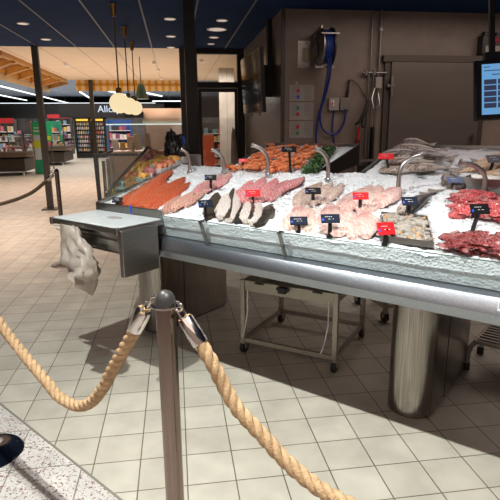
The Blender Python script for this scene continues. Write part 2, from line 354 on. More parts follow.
# freezer door in the back wall
yb = 3.88
bm = NB(); box(bm, 2.66, 3.86, yb - .075, yb - .02, .03, 2.165)
d = struct('door_2', bm, 'doorsteel')
bm = NB(); box(bm, 2.585, 2.655, yb - .05, yb, 0, 2.23); box(bm, 3.865, 3.94, yb - .05, yb, 0, 2.23); box(bm, 2.55, 3.98, yb - .08, yb, 2.17, 2.245); obj('door_frame', bm, 'doorframe', d)
for z in (1.87, .55):
    bm = NB(); box(bm, 2.60, 2.70, yb - .11, yb - .072, z, z + .035); bar(bm, (2.655, yb - .115, z - .1), (2.655, yb - .115, z + .12), .028); obj('hinge', bm, 'steel_dark', d, bevel=.004)
bm = NB(); bar(bm, (3.78, yb - .13, 1.0), (3.78, yb - .13, 1.3), .03); box(bm, 3.76, 3.80, yb - .13, yb - .075, 1.02, 1.05); box(bm, 3.76, 3.80, yb - .13, yb - .075, 1.25, 1.28); obj('door_handle', bm, 'steel_dark', d)

# downlights
def downlight(x, y, r, label):
    t = thing('downlight', label, 'ceiling light', (x, y, CZ - .012), 0, 'round downlights in the dark ceiling')
    bm = NB(); lathe(bm, [(r * .82, .012), (r * .86, .002), (r, 0), (r * 1.03, .006), (r * 1.03, .012)], (x, y, CZ - .012), 32); obj('trim_ring', bm, 'white', t)
    bm = NB(); lathe(bm, [(0, .004), (r * .8, .004), (r * .8, .010), (0, .010)], (x, y, CZ - .012), 32); obj('lens', bm, 'lamp_disc', t)
for x, y, r, l in ((-1.881, 5.079, .075, 'round downlight on the far left of the dark ceiling, nearer one'), (-1.885, 6.34, .075, 'round downlight on the left of the dark ceiling, near its far edge'),
                   (.016, 4.594, .075, 'nearest of three downlights left of the black pillar top'), (.022, 5.885, .075, 'middle of three downlights left of the black pillar top'), (.016, 7.0, .07, 'farthest of three downlights left of the black pillar top, by the pale ceiling'),
                   (.677, 4.619, .075, 'nearest downlight right of the black pillar, before the wide one'), (.664, 5.248, .14, 'widest round downlight, right of the black pillar'), (.672, 5.912, .075, 'downlight right of the black pillar, just beyond the wide one'), (.671, 6.546, .06, 'smallest farthest downlight right of the black pillar')):
    downlight(x, y, r, l)
# spots in the pale ceiling
for i, (x, y) in enumerate(((-.35, 9.0), (-.3, 10.4), (-.28, 12.6), (.62, 8.6), (-2.2, 9.4), (-1.3, 10.9), (.30, 9.0))):
    t = thing('ceiling_spot', ['short white spot in the pale ceiling beside the far right seam, near one', 'short white spot in the pale ceiling, middle of the right row', 'short white spot in the pale ceiling, far end of the right row',
              'white spot seen through the pane above the glass door', 'small spot in the pale ceiling, leftmost one', 'small spot in the pale ceiling left of the pendant rods', 'small spot in the pale ceiling beside the grey pillar'][i], 'spotlight', (x, y, CZ - .06))
    bm = NB(); lathe(bm, [(.035, .06), (.035, .01), (.03, 0)], (x, y, CZ - .06), 16); obj('housing', bm, 'white', t)
    bm = NB(); lathe(bm, [(0, 0), (.028, 0), (.028, .004), (0, .004)], (x, y, CZ - .066), 16); obj('lens', bm, 'lamp_disc', t)

# pillars
def post(name, x, y, s, h, m, label, cat='pillar', base=None):
    bm = NB(); box(bm, x - s / 2, x + s / 2, y - s / 2, y + s / 2, 0, h)
    o = obj(name, bm, m, bevel=.004); tag(o, label, cat)
    if base: bm = NB(); box(bm, x - base, x + base, y - base, y + base, 0, .02); obj('base_plate', bm, m, o)
    return o
post('pillar', -2.235, 7.05, .10, CZ, 'post_grey', 'dark grey square pillar at the left, under the edge of the dark ceiling', base=.13)
post('pillar', .205, 3.28, .115, CZ, 'black', 'thick black pillar rising behind the fish counter')
post('pillar', .215, 7.08, .13, CZ, 'post_grey', 'slim grey pillar just left of the thick black pillar')
post('pillar', -2.32, 13.5, .11, CZ, 'post_brown', 'thin dark brown post in front of the drinks fridge')

# ================================================================== pendant lamps
for i, (x, y, z, r) in enumerate(((-.604, 3.87, 1.694, .115), (-.609, 5.228, 1.712, .115), (-.609, 6.511, 1.728, .115))):
    t = thing('pendant_lamp', 'cream glass globe hanging on a long rod, %s of the row of three' % ['nearest and largest', 'middle', 'farthest'][i], 'lamp', (x, y, z), 0, 'globe pendants over the neighbouring counter')
    bm = NB(); lathe(bm, [(.0, -r)] + [(r * math.cos(a), r * math.sin(a)) for a in [math.radians(-80 + 10 * k_) for k_ in range(17)]] + [(0, r)], (x, y, z), 32); obj('globe', bm, 'globe', t)
    bm = NB(); lathe(bm, [(0, r - .01), (.035, r - .01), (.03, r + .05), (.008, r + .06), (.008, CZ - z)], (x, y, z), 16); obj('rod', bm, 'brass', t)
    bm = NB(); lathe(bm, [(0, CZ - z - .13), (.02, CZ - z - .13), (.032, CZ - z - .09), (.036, CZ - z - .02), (.045, CZ - z), (0, CZ - z)], (x, y, z), 20); obj('canopy', bm, 'brass', t)

# ================================================================== the fish counter
U0, U1 = -.823, 1.95
def ul(v): return U0 - .393 * (v - .162)
ct = thing('fish_counter', 'long stainless steel fish counter with crushed ice behind low glass panels', 'counter', W(.5, .9))
def profile(bm, pts, u0, u1):
    """closed (v,z) section swept along u; u0 may be a function of v"""
    f = u0 if callable(u0) else (lambda v: u0)
    a = [bm.verts.new((f(v), v, z)) for v, z in pts]; b = [bm.verts.new((u1, v, z)) for v, z in pts]; n = len(pts)
    bm.faces.new(a[::-1]); bm.faces.new(b)
    for k_ in range(n): bm.faces.new((a[k_], a[(k_ + 1) % n], b[(k_ + 1) % n], b[k_]))
    return bm
bm = NB(); profile(bm, [(.118, .752), (.110, .783), (.106, .790), (.121, .846), (.127, .851), (.20, .851), (.20, .83), (.15, .83), (.15, .752)], ul, U1)
obj('front_rail', bm, 'steel_h', ct, UV, 40)
bm = NB(); profile(bm, [(.16, .80), (.30, .74), (1.28, .74), (1.36, .80), (1.36, 1.10), (1.345, 1.10), (1.345, .90), (.20, .85), (.16, .85)], ul, U1)
obj('ice_trough', bm, 'steel_dark', ct, UV)
bm = NB(); bar(bm, (ul(.18), .18, .91), (ul(1.35), 1.35, 1.03), .02, .17); obj('end_panel', bm, 'steel_dark', ct, UV)
bm = NB(); box(bm, -.80, 1.9, .45, .50, .70, .745); box(bm, -.80, 1.9, 1.1, 1.15, .70, .745); obj('under_frame', bm, 'steel_dark', ct, UV)
bm = NB(); box(bm, -.83, -.268, .158, .172, .935, .992); obj('upstand', bm, 'steel_dark', ct, UV, bevel=.003)
# pedestals: rounded in front, flat sides, running back under the counter
def stadium(u0, u1, v0, v1, n=14):
    r = (u1 - u0) / 2; c = (u0 + u1) / 2
    p = [(c - r * math.cos(math.pi * k_ / n), v0 + r - r * math.sin(math.pi * k_ / n)) for k_ in range(n + 1)]
    return p + [(c + r * math.cos(math.pi * k_ / n), v1 - r + r * math.sin(math.pi * k_ / n)) for k_ in range(n + 1)]
for u0, u1, lab in ((.835, 1.065, None), (-1.045, -.815, None)):
    bm = NB(); prism(bm, stadium(u0, u1, .57, 1.42), .012, .74); p = obj('pedestal', bm, 'steel_leg', ct, UV, 40)
    bm = NB(); prism(bm, stadium(u0 + .012, u1 - .012, .585, 1.41), 0, .014); obj('plinth', bm, 'rubber', p, UV)
    bm = NB(); box(bm, u1 - .001, u1 + .0015, .86, .866, .02, .73); obj('sheet_joint', bm, 'rubber', p, UV)
# front glass in panels, with slanting steel clips
GU = [-.268, .47, .884, 1.43, 1.95]
def gprof(u0, u1):
    bm = NB(); a = [(.165, .852), (.132, .968), (.137, .969), (.170, .852)]
    profile(bm, a, u0, u1); return bm
gl = []
for u0, u1 in ((-.262, .881), (.885, 1.93)):
    o = obj('glass_panel', gprof(u0, u1), 'glass', ct, UV, 0); gl.append(o)
    bm = NB(); bar(bm, (u0, .1345, .9695), (u1, .1345, .9695), .006, .003); obj('glass_edge', bm, mat('glass_edge_green', (.10, .16, .15), .2), o, UV)
for px in ((0.037, 0.967)[0], (0.502, 0.954)[0]):
    bm = NB(); bar(bm, (px, .126, .966), (px + .012, .158, .853), .022, .006, up=(1, 0, 0)); bar(bm, (px, .122, .966), (px, .145, .972), .022, .006); obj('glass_clip', bm, 'steel_dark', ct, UV)
# price sticker of the counter at the right end of the rail
bm = NB(); box(bm, (1.406, 0.808)[0] - .004, (1.406, 0.808)[0] + .06, .1105, .112, .800, .842); s = obj('rail_sticker', bm, 'white', ct, UV, 0)
u_ = (1.406, 0.808)[0]
bm = NB(); box(bm, u_, u_ + .05, .1095, .1104, .815, .838); obj('sticker_print', bm, mat('sky_blue_print', (.15, .5, .8), .4), s, UV, 0)
# hooked steel pipes in the ice
def hook(u, v, dirx, h, r, label, turn=0.0):
    z = ice_z(u, v) - .03; ct_, st_ = dirx * math.cos(turn), dirx * math.sin(turn); pts = [(u, v, z), (u, v, z + h * .25), (u, v, z + h * .5)]
    for k_ in range(1, 11):
        q = k_ / 10; x = r * q * q; zz = h * .5 + 2 * q * (1 - q) * h * .42 + q * q * h * .52; pts.append((u + ct_ * x, v + st_ * x, z + zz))
    t = thing('curved_steel_pipe', label, 'pipe', W(u, v, z), 0, 'curved pipes standing in the ice')
    bm = NB(); tube(bm, pts, .0125, 12); obj('bent_tube', bm, 'steel', t, UV)
    bm = NB(); lathe(bm, [(.021, .0), (.021, .05), (.016, .056)], (u, v, z), 16); obj('socket', bm, 'steel', t, UV)
    bm = NB(); e = Vector(pts[-1]); d_ = (e - Vector(pts[-2])).normalized(); tube(bm, [e, e + d_ * .012], .017, 12); obj('end_cap', bm, 'steel_dark', t, UV)
for (u, v), dx, h, r, tn, l in (((-0.645, 1.138), -1, .20, .075, .6, 'curved steel pipe in the ice by the door glass, bending left'), ((-0.275, 1.158), -1, .235, .10, .6, 'curved steel pipe in the ice between the red and black tags of the prawn tray'),
                        ((0.202, 1.122), -1, .225, .075, .5, 'curved steel pipe in front of the green herbs tray'), ((0.699, 0.994), 1, .22, .105, .5, 'curved steel pipe before the silvery whole fish, bending right'), ((1.122, 1.053), -1, .19, .12, .5, 'curved steel pipe by the grey scoop at the right'),
                        ((-0.946, 1.103), -1, .20, .05, .6, 'curved steel pipe in front of the thick black pillar')):
    hook(u, v, dx, h, r, l, tn)

# crushed ice: the bed, and its face behind the glass
def ice_surface(rows, u_left, u_right, du, seed=0, amp=.013):
    bm = NB(); grid = []
    for v, z, a in rows:
        ua = u_left(v); n = int((u_right - u_left(.16)) / du); row = []
        for i in range(n + 1):
            u = ua + (u_right - ua) * i / n; p = Vector((u * 9, v * 9, z * 9))
            h = noise.noise(p + Vector((seed, 0, 0))) * 1.2 + noise.noise(p * 4.1) * .55 + (.5 - noise.voronoi(p * 5.5)[0][0]) * .55
            row.append(bm.verts.new((u, v - (amp * .15 * h if a < .5 else 0), z + (amp * h if a >= .5 else 0))))
        grid.append(row)
    for r0, r1 in zip(grid, grid[1:]):
        for i in range(len(r0) - 1): bm.faces.new((r0[i], r0[i + 1], r1[i + 1], r1[i]))
    return bm
rows = [(.182, .856, 0), (.180, .875, 0), (.178, .895, 0), (.176, .915, 0), (.172, .932, 0), (.167, .948, 0)]
v = .165
while v < 1.40: rows.append((v, ice_z(0, v) - .010 * max(0, 1 - (v - .165) / .03), 1)); v += .0085
bm = ice_surface(rows, ul, 1.93, .0085)
rnd = random.Random(3)
for i in range(2600):          # loose pieces of ice lying on top
    v = rnd.uniform(.2, 1.36); u = rnd.uniform(ul(v) + .02, 1.9); s = rnd.uniform(.004, .009)
    blob(bm, (u, v, ice_z(u, v) + .002), s, (1, rnd.uniform(.6, 1.2), .8), .5, 1.2, i, 1)
o = obj('crushed_ice', bm, 'ice', None, UV, 50); tag(o, 'bed of white crushed ice filling the steel fish counter', 'ice', kind='stuff')

# ================================================================== rear trays tilted towards the front
def tray(name, u0, u1, v0, v1, label, dz=0.0, wall='blackplastic'):
    t = thing(name, label, 'tray', W((u0 + u1) / 2, v0, tray_z(v0) - .05))
    def q(v, d): return tray_z(v) + d
    bm = NB(); profile(bm, [(v0, q(v0, -.03)), (v1, q(v1, -.05)), (v1, q(v1, -.02)), (v0, q(v0, -.02))], u0, u1); obj('tray_floor', bm, 'steel_dark', t, UV)
    for a, b in ((u0 - .012, u0), (u1, u1 + .012)):
        bm = NB(); profile(bm, [(v0 - .02, q(v0, -.06)), (v1, q(v1, -.14)), (v1, q(v1, .012)), (v0 - .02, q(v0, .004))], a, b); obj('side_wall', bm, wall, t, UV)
    bm = NB(); profile(bm, [(v1, q(v1, -.12)), (v1 + .02, q(v1, -.12)), (v1 + .02, q(v1, .014)), (v1, q(v1, .014))], u0 - .012, u1 + .012); obj('back_rim', bm, 'steel', t, UV)
    return t
tl = tray('display_tray', -.80, -.005, 1.37, 1.985, 'tilted rear tray at the left, holding orange shellfish, green herbs and ice')
tr = tray('display_tray', .305, 1.90, 1.42, 1.985, 'tilted rear tray at the right, heaped with whole fish on ice')
def tray_ice(u0, u1, v0, v1, label, dz):
    rws = []; v = v0
    while v <= v1 + 1e-6: rws.append((v, tray_z(v) + dz, 1)); v += .0095
    bm = ice_surface(rws, lambda v_: u0, u1, .0095 * 1.2, 5, .010)
    o = obj('crushed_ice', bm, 'ice', None, UV, 50); tag(o, label, 'ice', kind='stuff')
tray_ice(-.795, -.01, 1.365, 1.98, 'crushed ice in the left tilted rear tray', -.006)
tray_ice(.31, 1.895, 1.385, 1.98, 'crushed ice under the whole fish in the right tilted rear tray', -.006)
for a, b in ((-.795, -.01), (.31, 1.895)): pass

# ================================================================== serving shelf at the left end
ss = thing('serving_shelf', 'steel side shelf with a white board at the left end of the counter', 'shelf', W(-.55, 0, .70))
bm = NB(); box(bm, -.805, -.262, -.147, .155, .938, .950); obj('cutting_board', bm, 'board', ss, UV, bevel=.004)
bm = NB(); box(bm, -.812, -.256, -.155, -.143, .918, .946); box(bm, -.812, -.800, -.143, .155, .918, .946); box(bm, -.268, -.256, -.143, .155, .918, .946); box(bm, -.800, -.268, -.143, .155, .918, .9375); obj('board_frame', bm, 'steel_dark', ss, UV, bevel=.003)
for u, v in ((-.805, -.148), (-.262, -.148)):
    bm = NB(); box(bm, u - .012, u + .012, v - .012, v + .012, .912, .9495); obj('corner_cap', bm, 'steel_dark', ss, UV, bevel=.004)
bm = NB(); box(bm, -.66, -.285, -.10, .14, .80, .915); dr = obj('drawer', bm, 'steel_dark', ss, UV, bevel=.004)
bm = NB(); box(bm, -.675, -.28, -.115, -.095, .885, .915); box(bm, -.65, -.30, -.106, -.1, .815, .87); obj('drawer_front', bm, 'steel', dr, UV, bevel=.003)
bm = NB(); box(bm, -.255, -.225, -.150, .085, .70, .937); obj('side_panel', bm, 'steel_dark', ss, UV, bevel=.004)
bm = NB(); box(bm, -.30, -.255, -.02, .12, .76, .80); obj('bracket', bm, 'black', ss, UV)
bm = NB()
cy = [( -.50 + .055 * math.cos(a), .03 + .03 * math.sin(a)) for a in [2 * math.pi * k_ / 24 for k_ in range(24)]]
prism(bm, cy, .9502, .9515); o = obj('wet_patch', bm, mat('damp_mark', (.42, .42, .40), .25), ss, UV)
# crumpled bag hanging from the board
bm = NB(); rings = []
path = [(-.63, -.172, .925, .075, .010), (-.60, -.178, .86, .085, .022), (-.565, -.185, .80, .090, .035), (-.53, -.185, .74, .095, .045), (-.50, -.180, .69, .085, .045), (-.475, -.175, .65, .06, .035), (-.455, -.17, .615, .02, .012)]
for i in range(19):
    q = i / 18 * 6; i0 = min(5, int(q)); f_ = q - i0; u, v, z, a, b_ = [x + (y - x) * f_ for x, y in zip(path[i0], path[i0 + 1])]
    r = []
    for k_ in range(26):
        t_ = 2 * math.pi * k_ / 26; n_ = noise.noise(Vector((math.cos(t_) * 2.5, math.sin(t_) * 2.5, i * .35))); n2 = noise.noise(Vector((k_ * 1.3, i * 1.1, 4)))
        r.append(W(u + a * math.cos(t_) * (1 + n_ * .25 + n2 * .05), v + b_ * math.sin(t_) * (1 + n_ * 1.4 + n2 * .35), z + .05 * math.cos(t_) * min(1, i / 5) + .005 * n2))
    rings.append(r)
loft(bm, rings); o = obj('plastic_bag', bm, 'bag', smooth=70); tag(o, 'crumpled thin white plastic bag hanging below the white serving board', 'bag')
bm = NB(); vr = []
for i in range(10):
    s_ = i / 9; vr.append([bm.verts.new(W(-.80 + (.20 - .03 * s_) * k_ / 10 + .13 * s_, -.160 - .012 * math.sin(k_ * 1.1 + i * .4) + .012 * noise.noise(Vector((k_ * .7, i * .6, 2))), .915 - (.03 + .165 * (k_ / 10) ** .7) * s_)) for k_ in range(11)])
for a, b_ in zip(vr, vr[1:]):
    for k_ in range(10): bm.faces.new((a[k_], a[k_ + 1], b_[k_ + 1], b_[k_]))
f = obj('loose_flap', bm, 'bag', o, smooth=20); sm = f.modifiers.new('t', 'SOLIDIFY'); sm.thickness = .002

# ================================================================== rope barrier
def rope_obj(path, name, label, cat, R=.019, m='rope', strands=3, step=.004, lay=.095, group=None, parent=None):
    # resample the path (Catmull-Rom) and wind three strands round it
    P = [Vector(p) for p in path]; P = [P[0] * 2 - P[1]] + P + [P[-1] * 2 - P[-2]]; c = []
    for i in range(1, len(P) - 2):
        for s in range(60):
            t_ = s / 60; a, b_, c_, d_ = P[i - 1], P[i], P[i + 1], P[i + 2]
            c.append(.5 * ((2 * b_) + (c_ - a) * t_ + (2 * a - 5 * b_ + 4 * c_ - d_) * t_ ** 2 + (3 * b_ - a - 3 * c_ + d_) * t_ ** 3))
    c.append(P[-2]); q = [c[0]]; acc = 0
    for a, b_ in zip(c, c[1:]):
        L = (b_ - a).length
        if L < 1e-9: continue
        while acc + L >= step: f_ = (step - acc) / L; a = a.lerp(b_, f_); L = (b_ - a).length; acc = 0; q.append(a)
        acc += L
    bm = NB(); prev = None; fr = []
    for i, p in enumerate(q):
        d = (q[min(i + 1, len(q) - 1)] - q[max(i - 1, 0)]).normalized(); s = d.cross(Vector((0, 0, 1))) if prev is None else prev - d * prev.dot(d)
        s.normalize(); prev = s; fr.append((p, s, d.cross(s)))
    for k_ in range(strands):
        pts = []
        for i, (p, s, t_) in enumerate(fr):
            a = 2 * math.pi * (i * step / lay + k_ / strands); pts.append(p + (s * math.cos(a) + t_ * math.sin(a)) * R * .50)
        tube(bm, pts[::2], R * .56, 10)
    o = obj(name, bm, m, parent, None, 80)
    if not parent: tag(o, label, cat, group)
    return o
def stanchion(x, y, label, h=.98, r=.026, arms=(), base=True, group='rope barrier posts'):
    t = thing('barrier_post', label, 'barrier post', (x, y, 0), 0, group)
    bm = NB(); lathe(bm, [(r, .012), (r, h), (r * .9, h + .001)], (x, y, 0), 32); obj('tube', bm, 'postbrown', t)
    bm = NB(); lathe(bm, [(r * 1.02, h), (r * 1.04, h + .006)] + [(r * 1.0 * math.cos(a), h + .008 + r * 1.15 * math.sin(a)) for a in [math.radians(9 * k_) for k_ in range(10)]] + [(0, h + .008 + r * 1.15)], (x, y, 0), 28); obj('rounded_cap', bm, 'cap', t)
    bm = NB(); lathe(bm, [(r * 1.0, h - .006), (r * 1.5, h - .005), (r * 1.5, h - .001), (r, h)], (x, y, 0), 28); obj('ring_plate', bm, 'chrome', t)
    if base:
        bm = NB(); lathe(bm, [(0, 0), (.145, 0), (.147, .004), (.140, .010), (.06, .016), (.034, .03), (.030, .05), (0, .05)], (x, y, 0), 48); obj('base_disc', bm, 'disc_grey' if base == 1 else base, t)
    for dx, dy in arms:
        d = Vector((dx, dy, 0)).normalized(); s = Vector((-d.y, d.x, 0)); bm = NB(); c = Vector((x, y, h)) + d * (r + .012)
        pts = [c + d * (.017 * math.cos(a)) + Vector((0, 0, .012 * math.sin(a))) for a in [math.radians(180 - 20 * k_) for k_ in range(16)]]
        tube(bm, pts, .0035, 8); obj('eye_hook', bm, 'chrome', t)
    return t
PX, PY = -.036, -1.148
LB, RB = (-.88, -.25), (.74, -1.81)
stanchion(PX, PY, 'round steel rope post with black cap standing in the foreground', arms=((-.8, .87), (.78, -.65)))
stanchion(LB[0], LB[1], 'rope post at the left picture edge, only its dark glossy base disc showing', arms=((.8, -.87),), base='black_gloss')
stanchion(RB[0], RB[1], 'rope post at the lower right corner, out of the picture', arms=((-.78, .65),))
stanchion(-1.2, 3.07, 'slim bronze rope post behind the hanging bag at the left', h=.985, r=.022, arms=((-1, 0),))
stanchion(-3.0, 3.05, 'rope post beyond the left picture edge', h=.985, r=.022, arms=((1, 0),))
def barrier_rope(pts, name, label, R=.019, m='rope', fer=.078, fr=None):
    P = [Vector(p) for p in pts]; fr = fr or R * 1.15
    t = thing(name, label, 'rope', P[len(P) // 2])
    rope_obj(pts, 'twisted_rope', '', '', R, m, parent=t, lay=R * 5)
    for e, i1 in ((P[0], P[1]), (P[-1], P[-2])):
        d = (i1 - e).normalized(); bm = NB(); tube(bm, [e, e + d * .004, e + d * fer * .96, e + d * fer], [fr * .9, fr, fr, fr * .93], 28); obj('steel_ferrule', bm, 'chrome', t, smooth=50)
        s = d.cross(Vector((0, 0, 1))).normalized(); bm = NB(); c = e - d * .004
        pts_ = [c + s * .011] + [c - d * (.022) + s * .011 * math.cos(a) - d * .008 * math.sin(a) for a in [math.radians(30 * k_) for k_ in range(7)]] + [c - s * .011]
        tube(bm, pts_, .003, 8); obj('hook_loop', bm, 'chrome', t)
barrier_rope([(-.095, -1.088, .945), (-.133, -1.051, .862), (-.206, -.972, .722), (-.246, -.929, .640), (-.300, -.870, .560), (-.36, -.805, .517), (-.436, -.722, .515), (-.476, -.678, .541), (-.581, -.565, .607), (-.693, -.442, .691), (-.79, -.335, .80), (-.845, -.275, .94)],
             'barrier_rope', 'thick twisted tan rope hanging to the left of the foreground post')
barrier_rope([(.012, -1.180, .950), (.036, -1.200, .911), (.075, -1.234, .847), (.103, -1.255, .790), (.133, -1.285, .743), (.186, -1.330, .694), (.236, -1.374, .648), (.296, -1.426, .612), (.36, -1.482, .598), (.45, -1.56, .615), (.55, -1.645, .68), (.65, -1.73, .80), (.715, -1.79, .94)],
             'barrier_rope', 'thick twisted tan rope running to the lower right from the foreground post')
barrier_rope([(-1.24, 3.07, .955), (-1.32, 3.07, .885), (-1.5, 3.065, .76), (-1.8, 3.06, .665), (-2.1, 3.06, .64), (-2.5, 3.055, .70), (-2.8, 3.05, .84), (-2.96, 3.05, .955)],
             'barrier_rope', 'dull rope sagging leftwards from the slim rope post behind', .019, 'rope_dull')
# ================================================================== fish on the ice
def fillet_bm(a, b, w, th, zf, seed, bend=0.0, t0=0.0, t1=1.0, off=0.0, tail=.55, n=22, m=12):
    a, b = Vector(a), Vector(b); d = (b - a); L = d.length; d.normalize(); s = Vector((-d.y, d.x)); bm = NB(); rings = []; wig = lambda q_: w * .10 * noise.noise(Vector((q_ * 3.1, seed * 9.7, 3)))
    for i in range(n + 1):
        q = i / n; wd = w * .5 * (max(0.0, math.sin(math.pi * (.06 + .90 * q))) ** .55) * (1 - (1 - tail) * q ** 2) * (1 + .22 * noise.noise(Vector((q * 4, seed * 5.3, 0))) + .14 * noise.noise(Vector((q * 13, seed * 5.3, 9))))
        h = th * (max(0.0, math.sin(math.pi * (.05 + .9 * q))) ** .5) * (1 - .45 * q); c = a + d * (L * q) + s * (bend * math.sin(math.pi * q) + wig(q)); r = []
        for k in range(m + 1):
            x = -1 + 2 * (t0 + (t1 - t0) * k / m); y = (max(0.0, 1 - x * x)) ** .5
            e = 1 + .28 * noise.noise(Vector((x * 2.5, q * L * 24, seed * 2.7))) + .18 * noise.noise(Vector((x * 7, q * L * 50, seed * 2.7)))
            p = c + s * (x * wd); r.append((p.x, p.y, zf(p.x, p.y) + .006 + (h * y * e if y > 0 else 0) + off))
        if t0 == 0 and t1 == 1: r += [(c.x + s.x * wd * x_, c.y + s.y * wd * x_, zf(c.x, c.y) - .008) for x_ in (.5, -.5)]
        rings.append(r)
    full = t0 == 0 and t1 == 1
    return loft(bm, rings, closed=full, caps=full)
fcount = 0
def fillet(name, cat, a, b, w, th, m, label, group, zf=ice_z, bend=0.0, skin=None, tail=.55, lift=0.0):
    global fcount; fcount += 1; sd = fcount
    if zf is ice_z and a[1] < .185: a = (a[0], .185)
    z_ = (lambda u, v: zf(u, v) + lift)
    o = obj(name, fillet_bm(a, b, w, th, z_, sd, bend, tail=tail), m, None, UV, 60); tag(o, label, cat, group)
    if skin: obj('skin', fillet_bm(a, b, w, th, z_, sd, bend, skin[0], skin[1], .0015, tail=tail), skin[2], o, UV, 60)
    return o
def fill_group(items, name, cat, m, label, where, group, w, th, **k):
    n = len(items)
    for i, it in enumerate(items):
        a, b = it[0], it[1]; ww = it[2] if len(it) > 2 else w
        l = '%s %s, %s of %s' % (label, where, ORD[i], ['', 'one', 'two', 'three', 'four', 'five', 'six', 'seven', 'eight'][n])
        kk = dict(k); 
        if len(it) > 3: kk.update(it[3])
        kk.setdefault('lift', .007 * ((i * 2) % 3)); fillet(name, cat, a, b, ww, th, kk.pop('m', m), l, group, **kk)
fill_group([((-0.662, 0.146), (-0.995, 0.872), .15), ((-0.550, 0.118), (-1.116, 1.063), .17), ((-0.461, 0.127), (-0.828, 0.915), .17), ((-0.403, 0.170), (-0.690, 0.819), .14)],
           'salmon_fillet', 'fish fillet', 'salmon', 'deep orange salmon fillet', 'at the left end', 'salmon fillets', .1, .034)
fill_group([((-0.274, 0.173), (-0.477, 0.504), .085), ((-0.234, 0.209), (-0.426, 0.573), .095), ((-0.230, 0.297), (-0.387, 0.640), .06)], 'peach_fillet', 'fish fillet', 'peach',
           'pale peach fish fillet', 'in front of the orange salmon', 'peach coloured fillets', .08, .020)
fill_group([((-0.394, 0.556), (-0.615, 0.971), .11), ((-0.349, 0.597), (-0.619, 1.073), .11), ((-0.379, 0.726), (-0.599, 1.149), .10)], 'pink_fillet', 'fish fillet', 'pink',
           'pink fish fillet', 'between salmon and first red tag', 'pink fillets at the left', .08, .022)
fill_group([((0.039, 0.151), (-0.285, 0.643), .12, dict(m='skin2')), ((0.112, 0.141), (-0.172, 0.600), .10, dict(m='white_flesh')), ((0.172, 0.129), (-0.238, 0.739), .115, dict(m='white_flesh', skin=(.42, 1.0, 'skin2')))],
           'whitefish_fillet', 'fish fillet', 'skin2', 'olive skinned whitefish fillet', 'by the tilted tag', 'olive skinned fillets', .085, .020)
fill_group([((0.231, 0.117), (0.008, 0.490), .105, dict(m='skin')), ((0.273, 0.117), (0.066, 0.487), .09, dict(m='white_flesh', skin=(0.0, .3, 'skin'))), ((0.314, 0.116), (0.114, 0.503), .09, dict(m='white_flesh')), ((0.341, 0.127), (0.188, 0.528), .11, dict(m='skin'))],
           'whitefish_fillet', 'fish fillet', 'skin', 'dark skinned fish fillet', 'right beside the olive ones', 'dark skinned fillets', .08, .018)
fill_group([((-0.011, 0.507), (-0.287, 0.992)), ((0.073, 0.467), (-0.225, 1.040)), ((0.108, 0.502), (-0.144, 1.061)), ((0.123, 0.575), (-0.048, 1.055)), ((0.096, 0.735), (0.038, 1.109), .10)],
           'pink_fillet', 'fish fillet', 'redpink', 'bright pink fish fillet', 'behind the first red tag', 'bright pink fillets', .125, .030)
fill_group([((0.323, 0.553), (0.170, 0.969)), ((0.374, 0.549), (0.215, 1.010)), ((0.408, 0.581), (0.261, 1.051)), ((0.432, 0.633), (0.331, 1.071), .10)], 'cod_loin', 'fish fillet', 'cod',
           'pale brown fish loin', 'behind the cream fillets', 'pale brown loins', .11, .028)
fill_group([((0.523, 0.075), (0.387, 0.412)), ((0.574, 0.067), (0.365, 0.504), .12, dict(m='rose')), ((0.621, 0.072), (0.399, 0.536)), ((0.670, 0.078), (0.452, 0.555), .12, dict(m='white_flesh')), ((0.714, 0.083), (0.505, 0.594), .13, dict(m='rose')), ((0.751, 0.098), (0.597, 0.565), .15, dict(m='rose'))],
           'whitefish_fillet', 'fish fillet', 'cream', 'cream or rose fish fillet', 'behind the front glass', 'cream fillets in the front row', .10, .022)
fill_group([((0.579, 0.559), (0.493, 0.957)), ((0.632, 0.539), (0.526, 1.018)), ((0.684, 0.538), (0.569, 1.056)), ((0.725, 0.572), (0.631, 1.049)), ((0.748, 0.638), (0.687, 1.039))],
           'rose_fillet', 'fish fillet', 'rose', 'rose coloured fish fillet', 'under the middle red tag', 'rose fillets', .125, .026)
fill_group([((0.838, 0.094), (0.678, 0.498)), ((0.880, 0.087), (0.718, 0.532))], 'whitefish_fillet', 'fish fillet', 'rose',
           'pale rose fillet', 'just left of the prawn box', 'pale rose fillets', .13, .018)
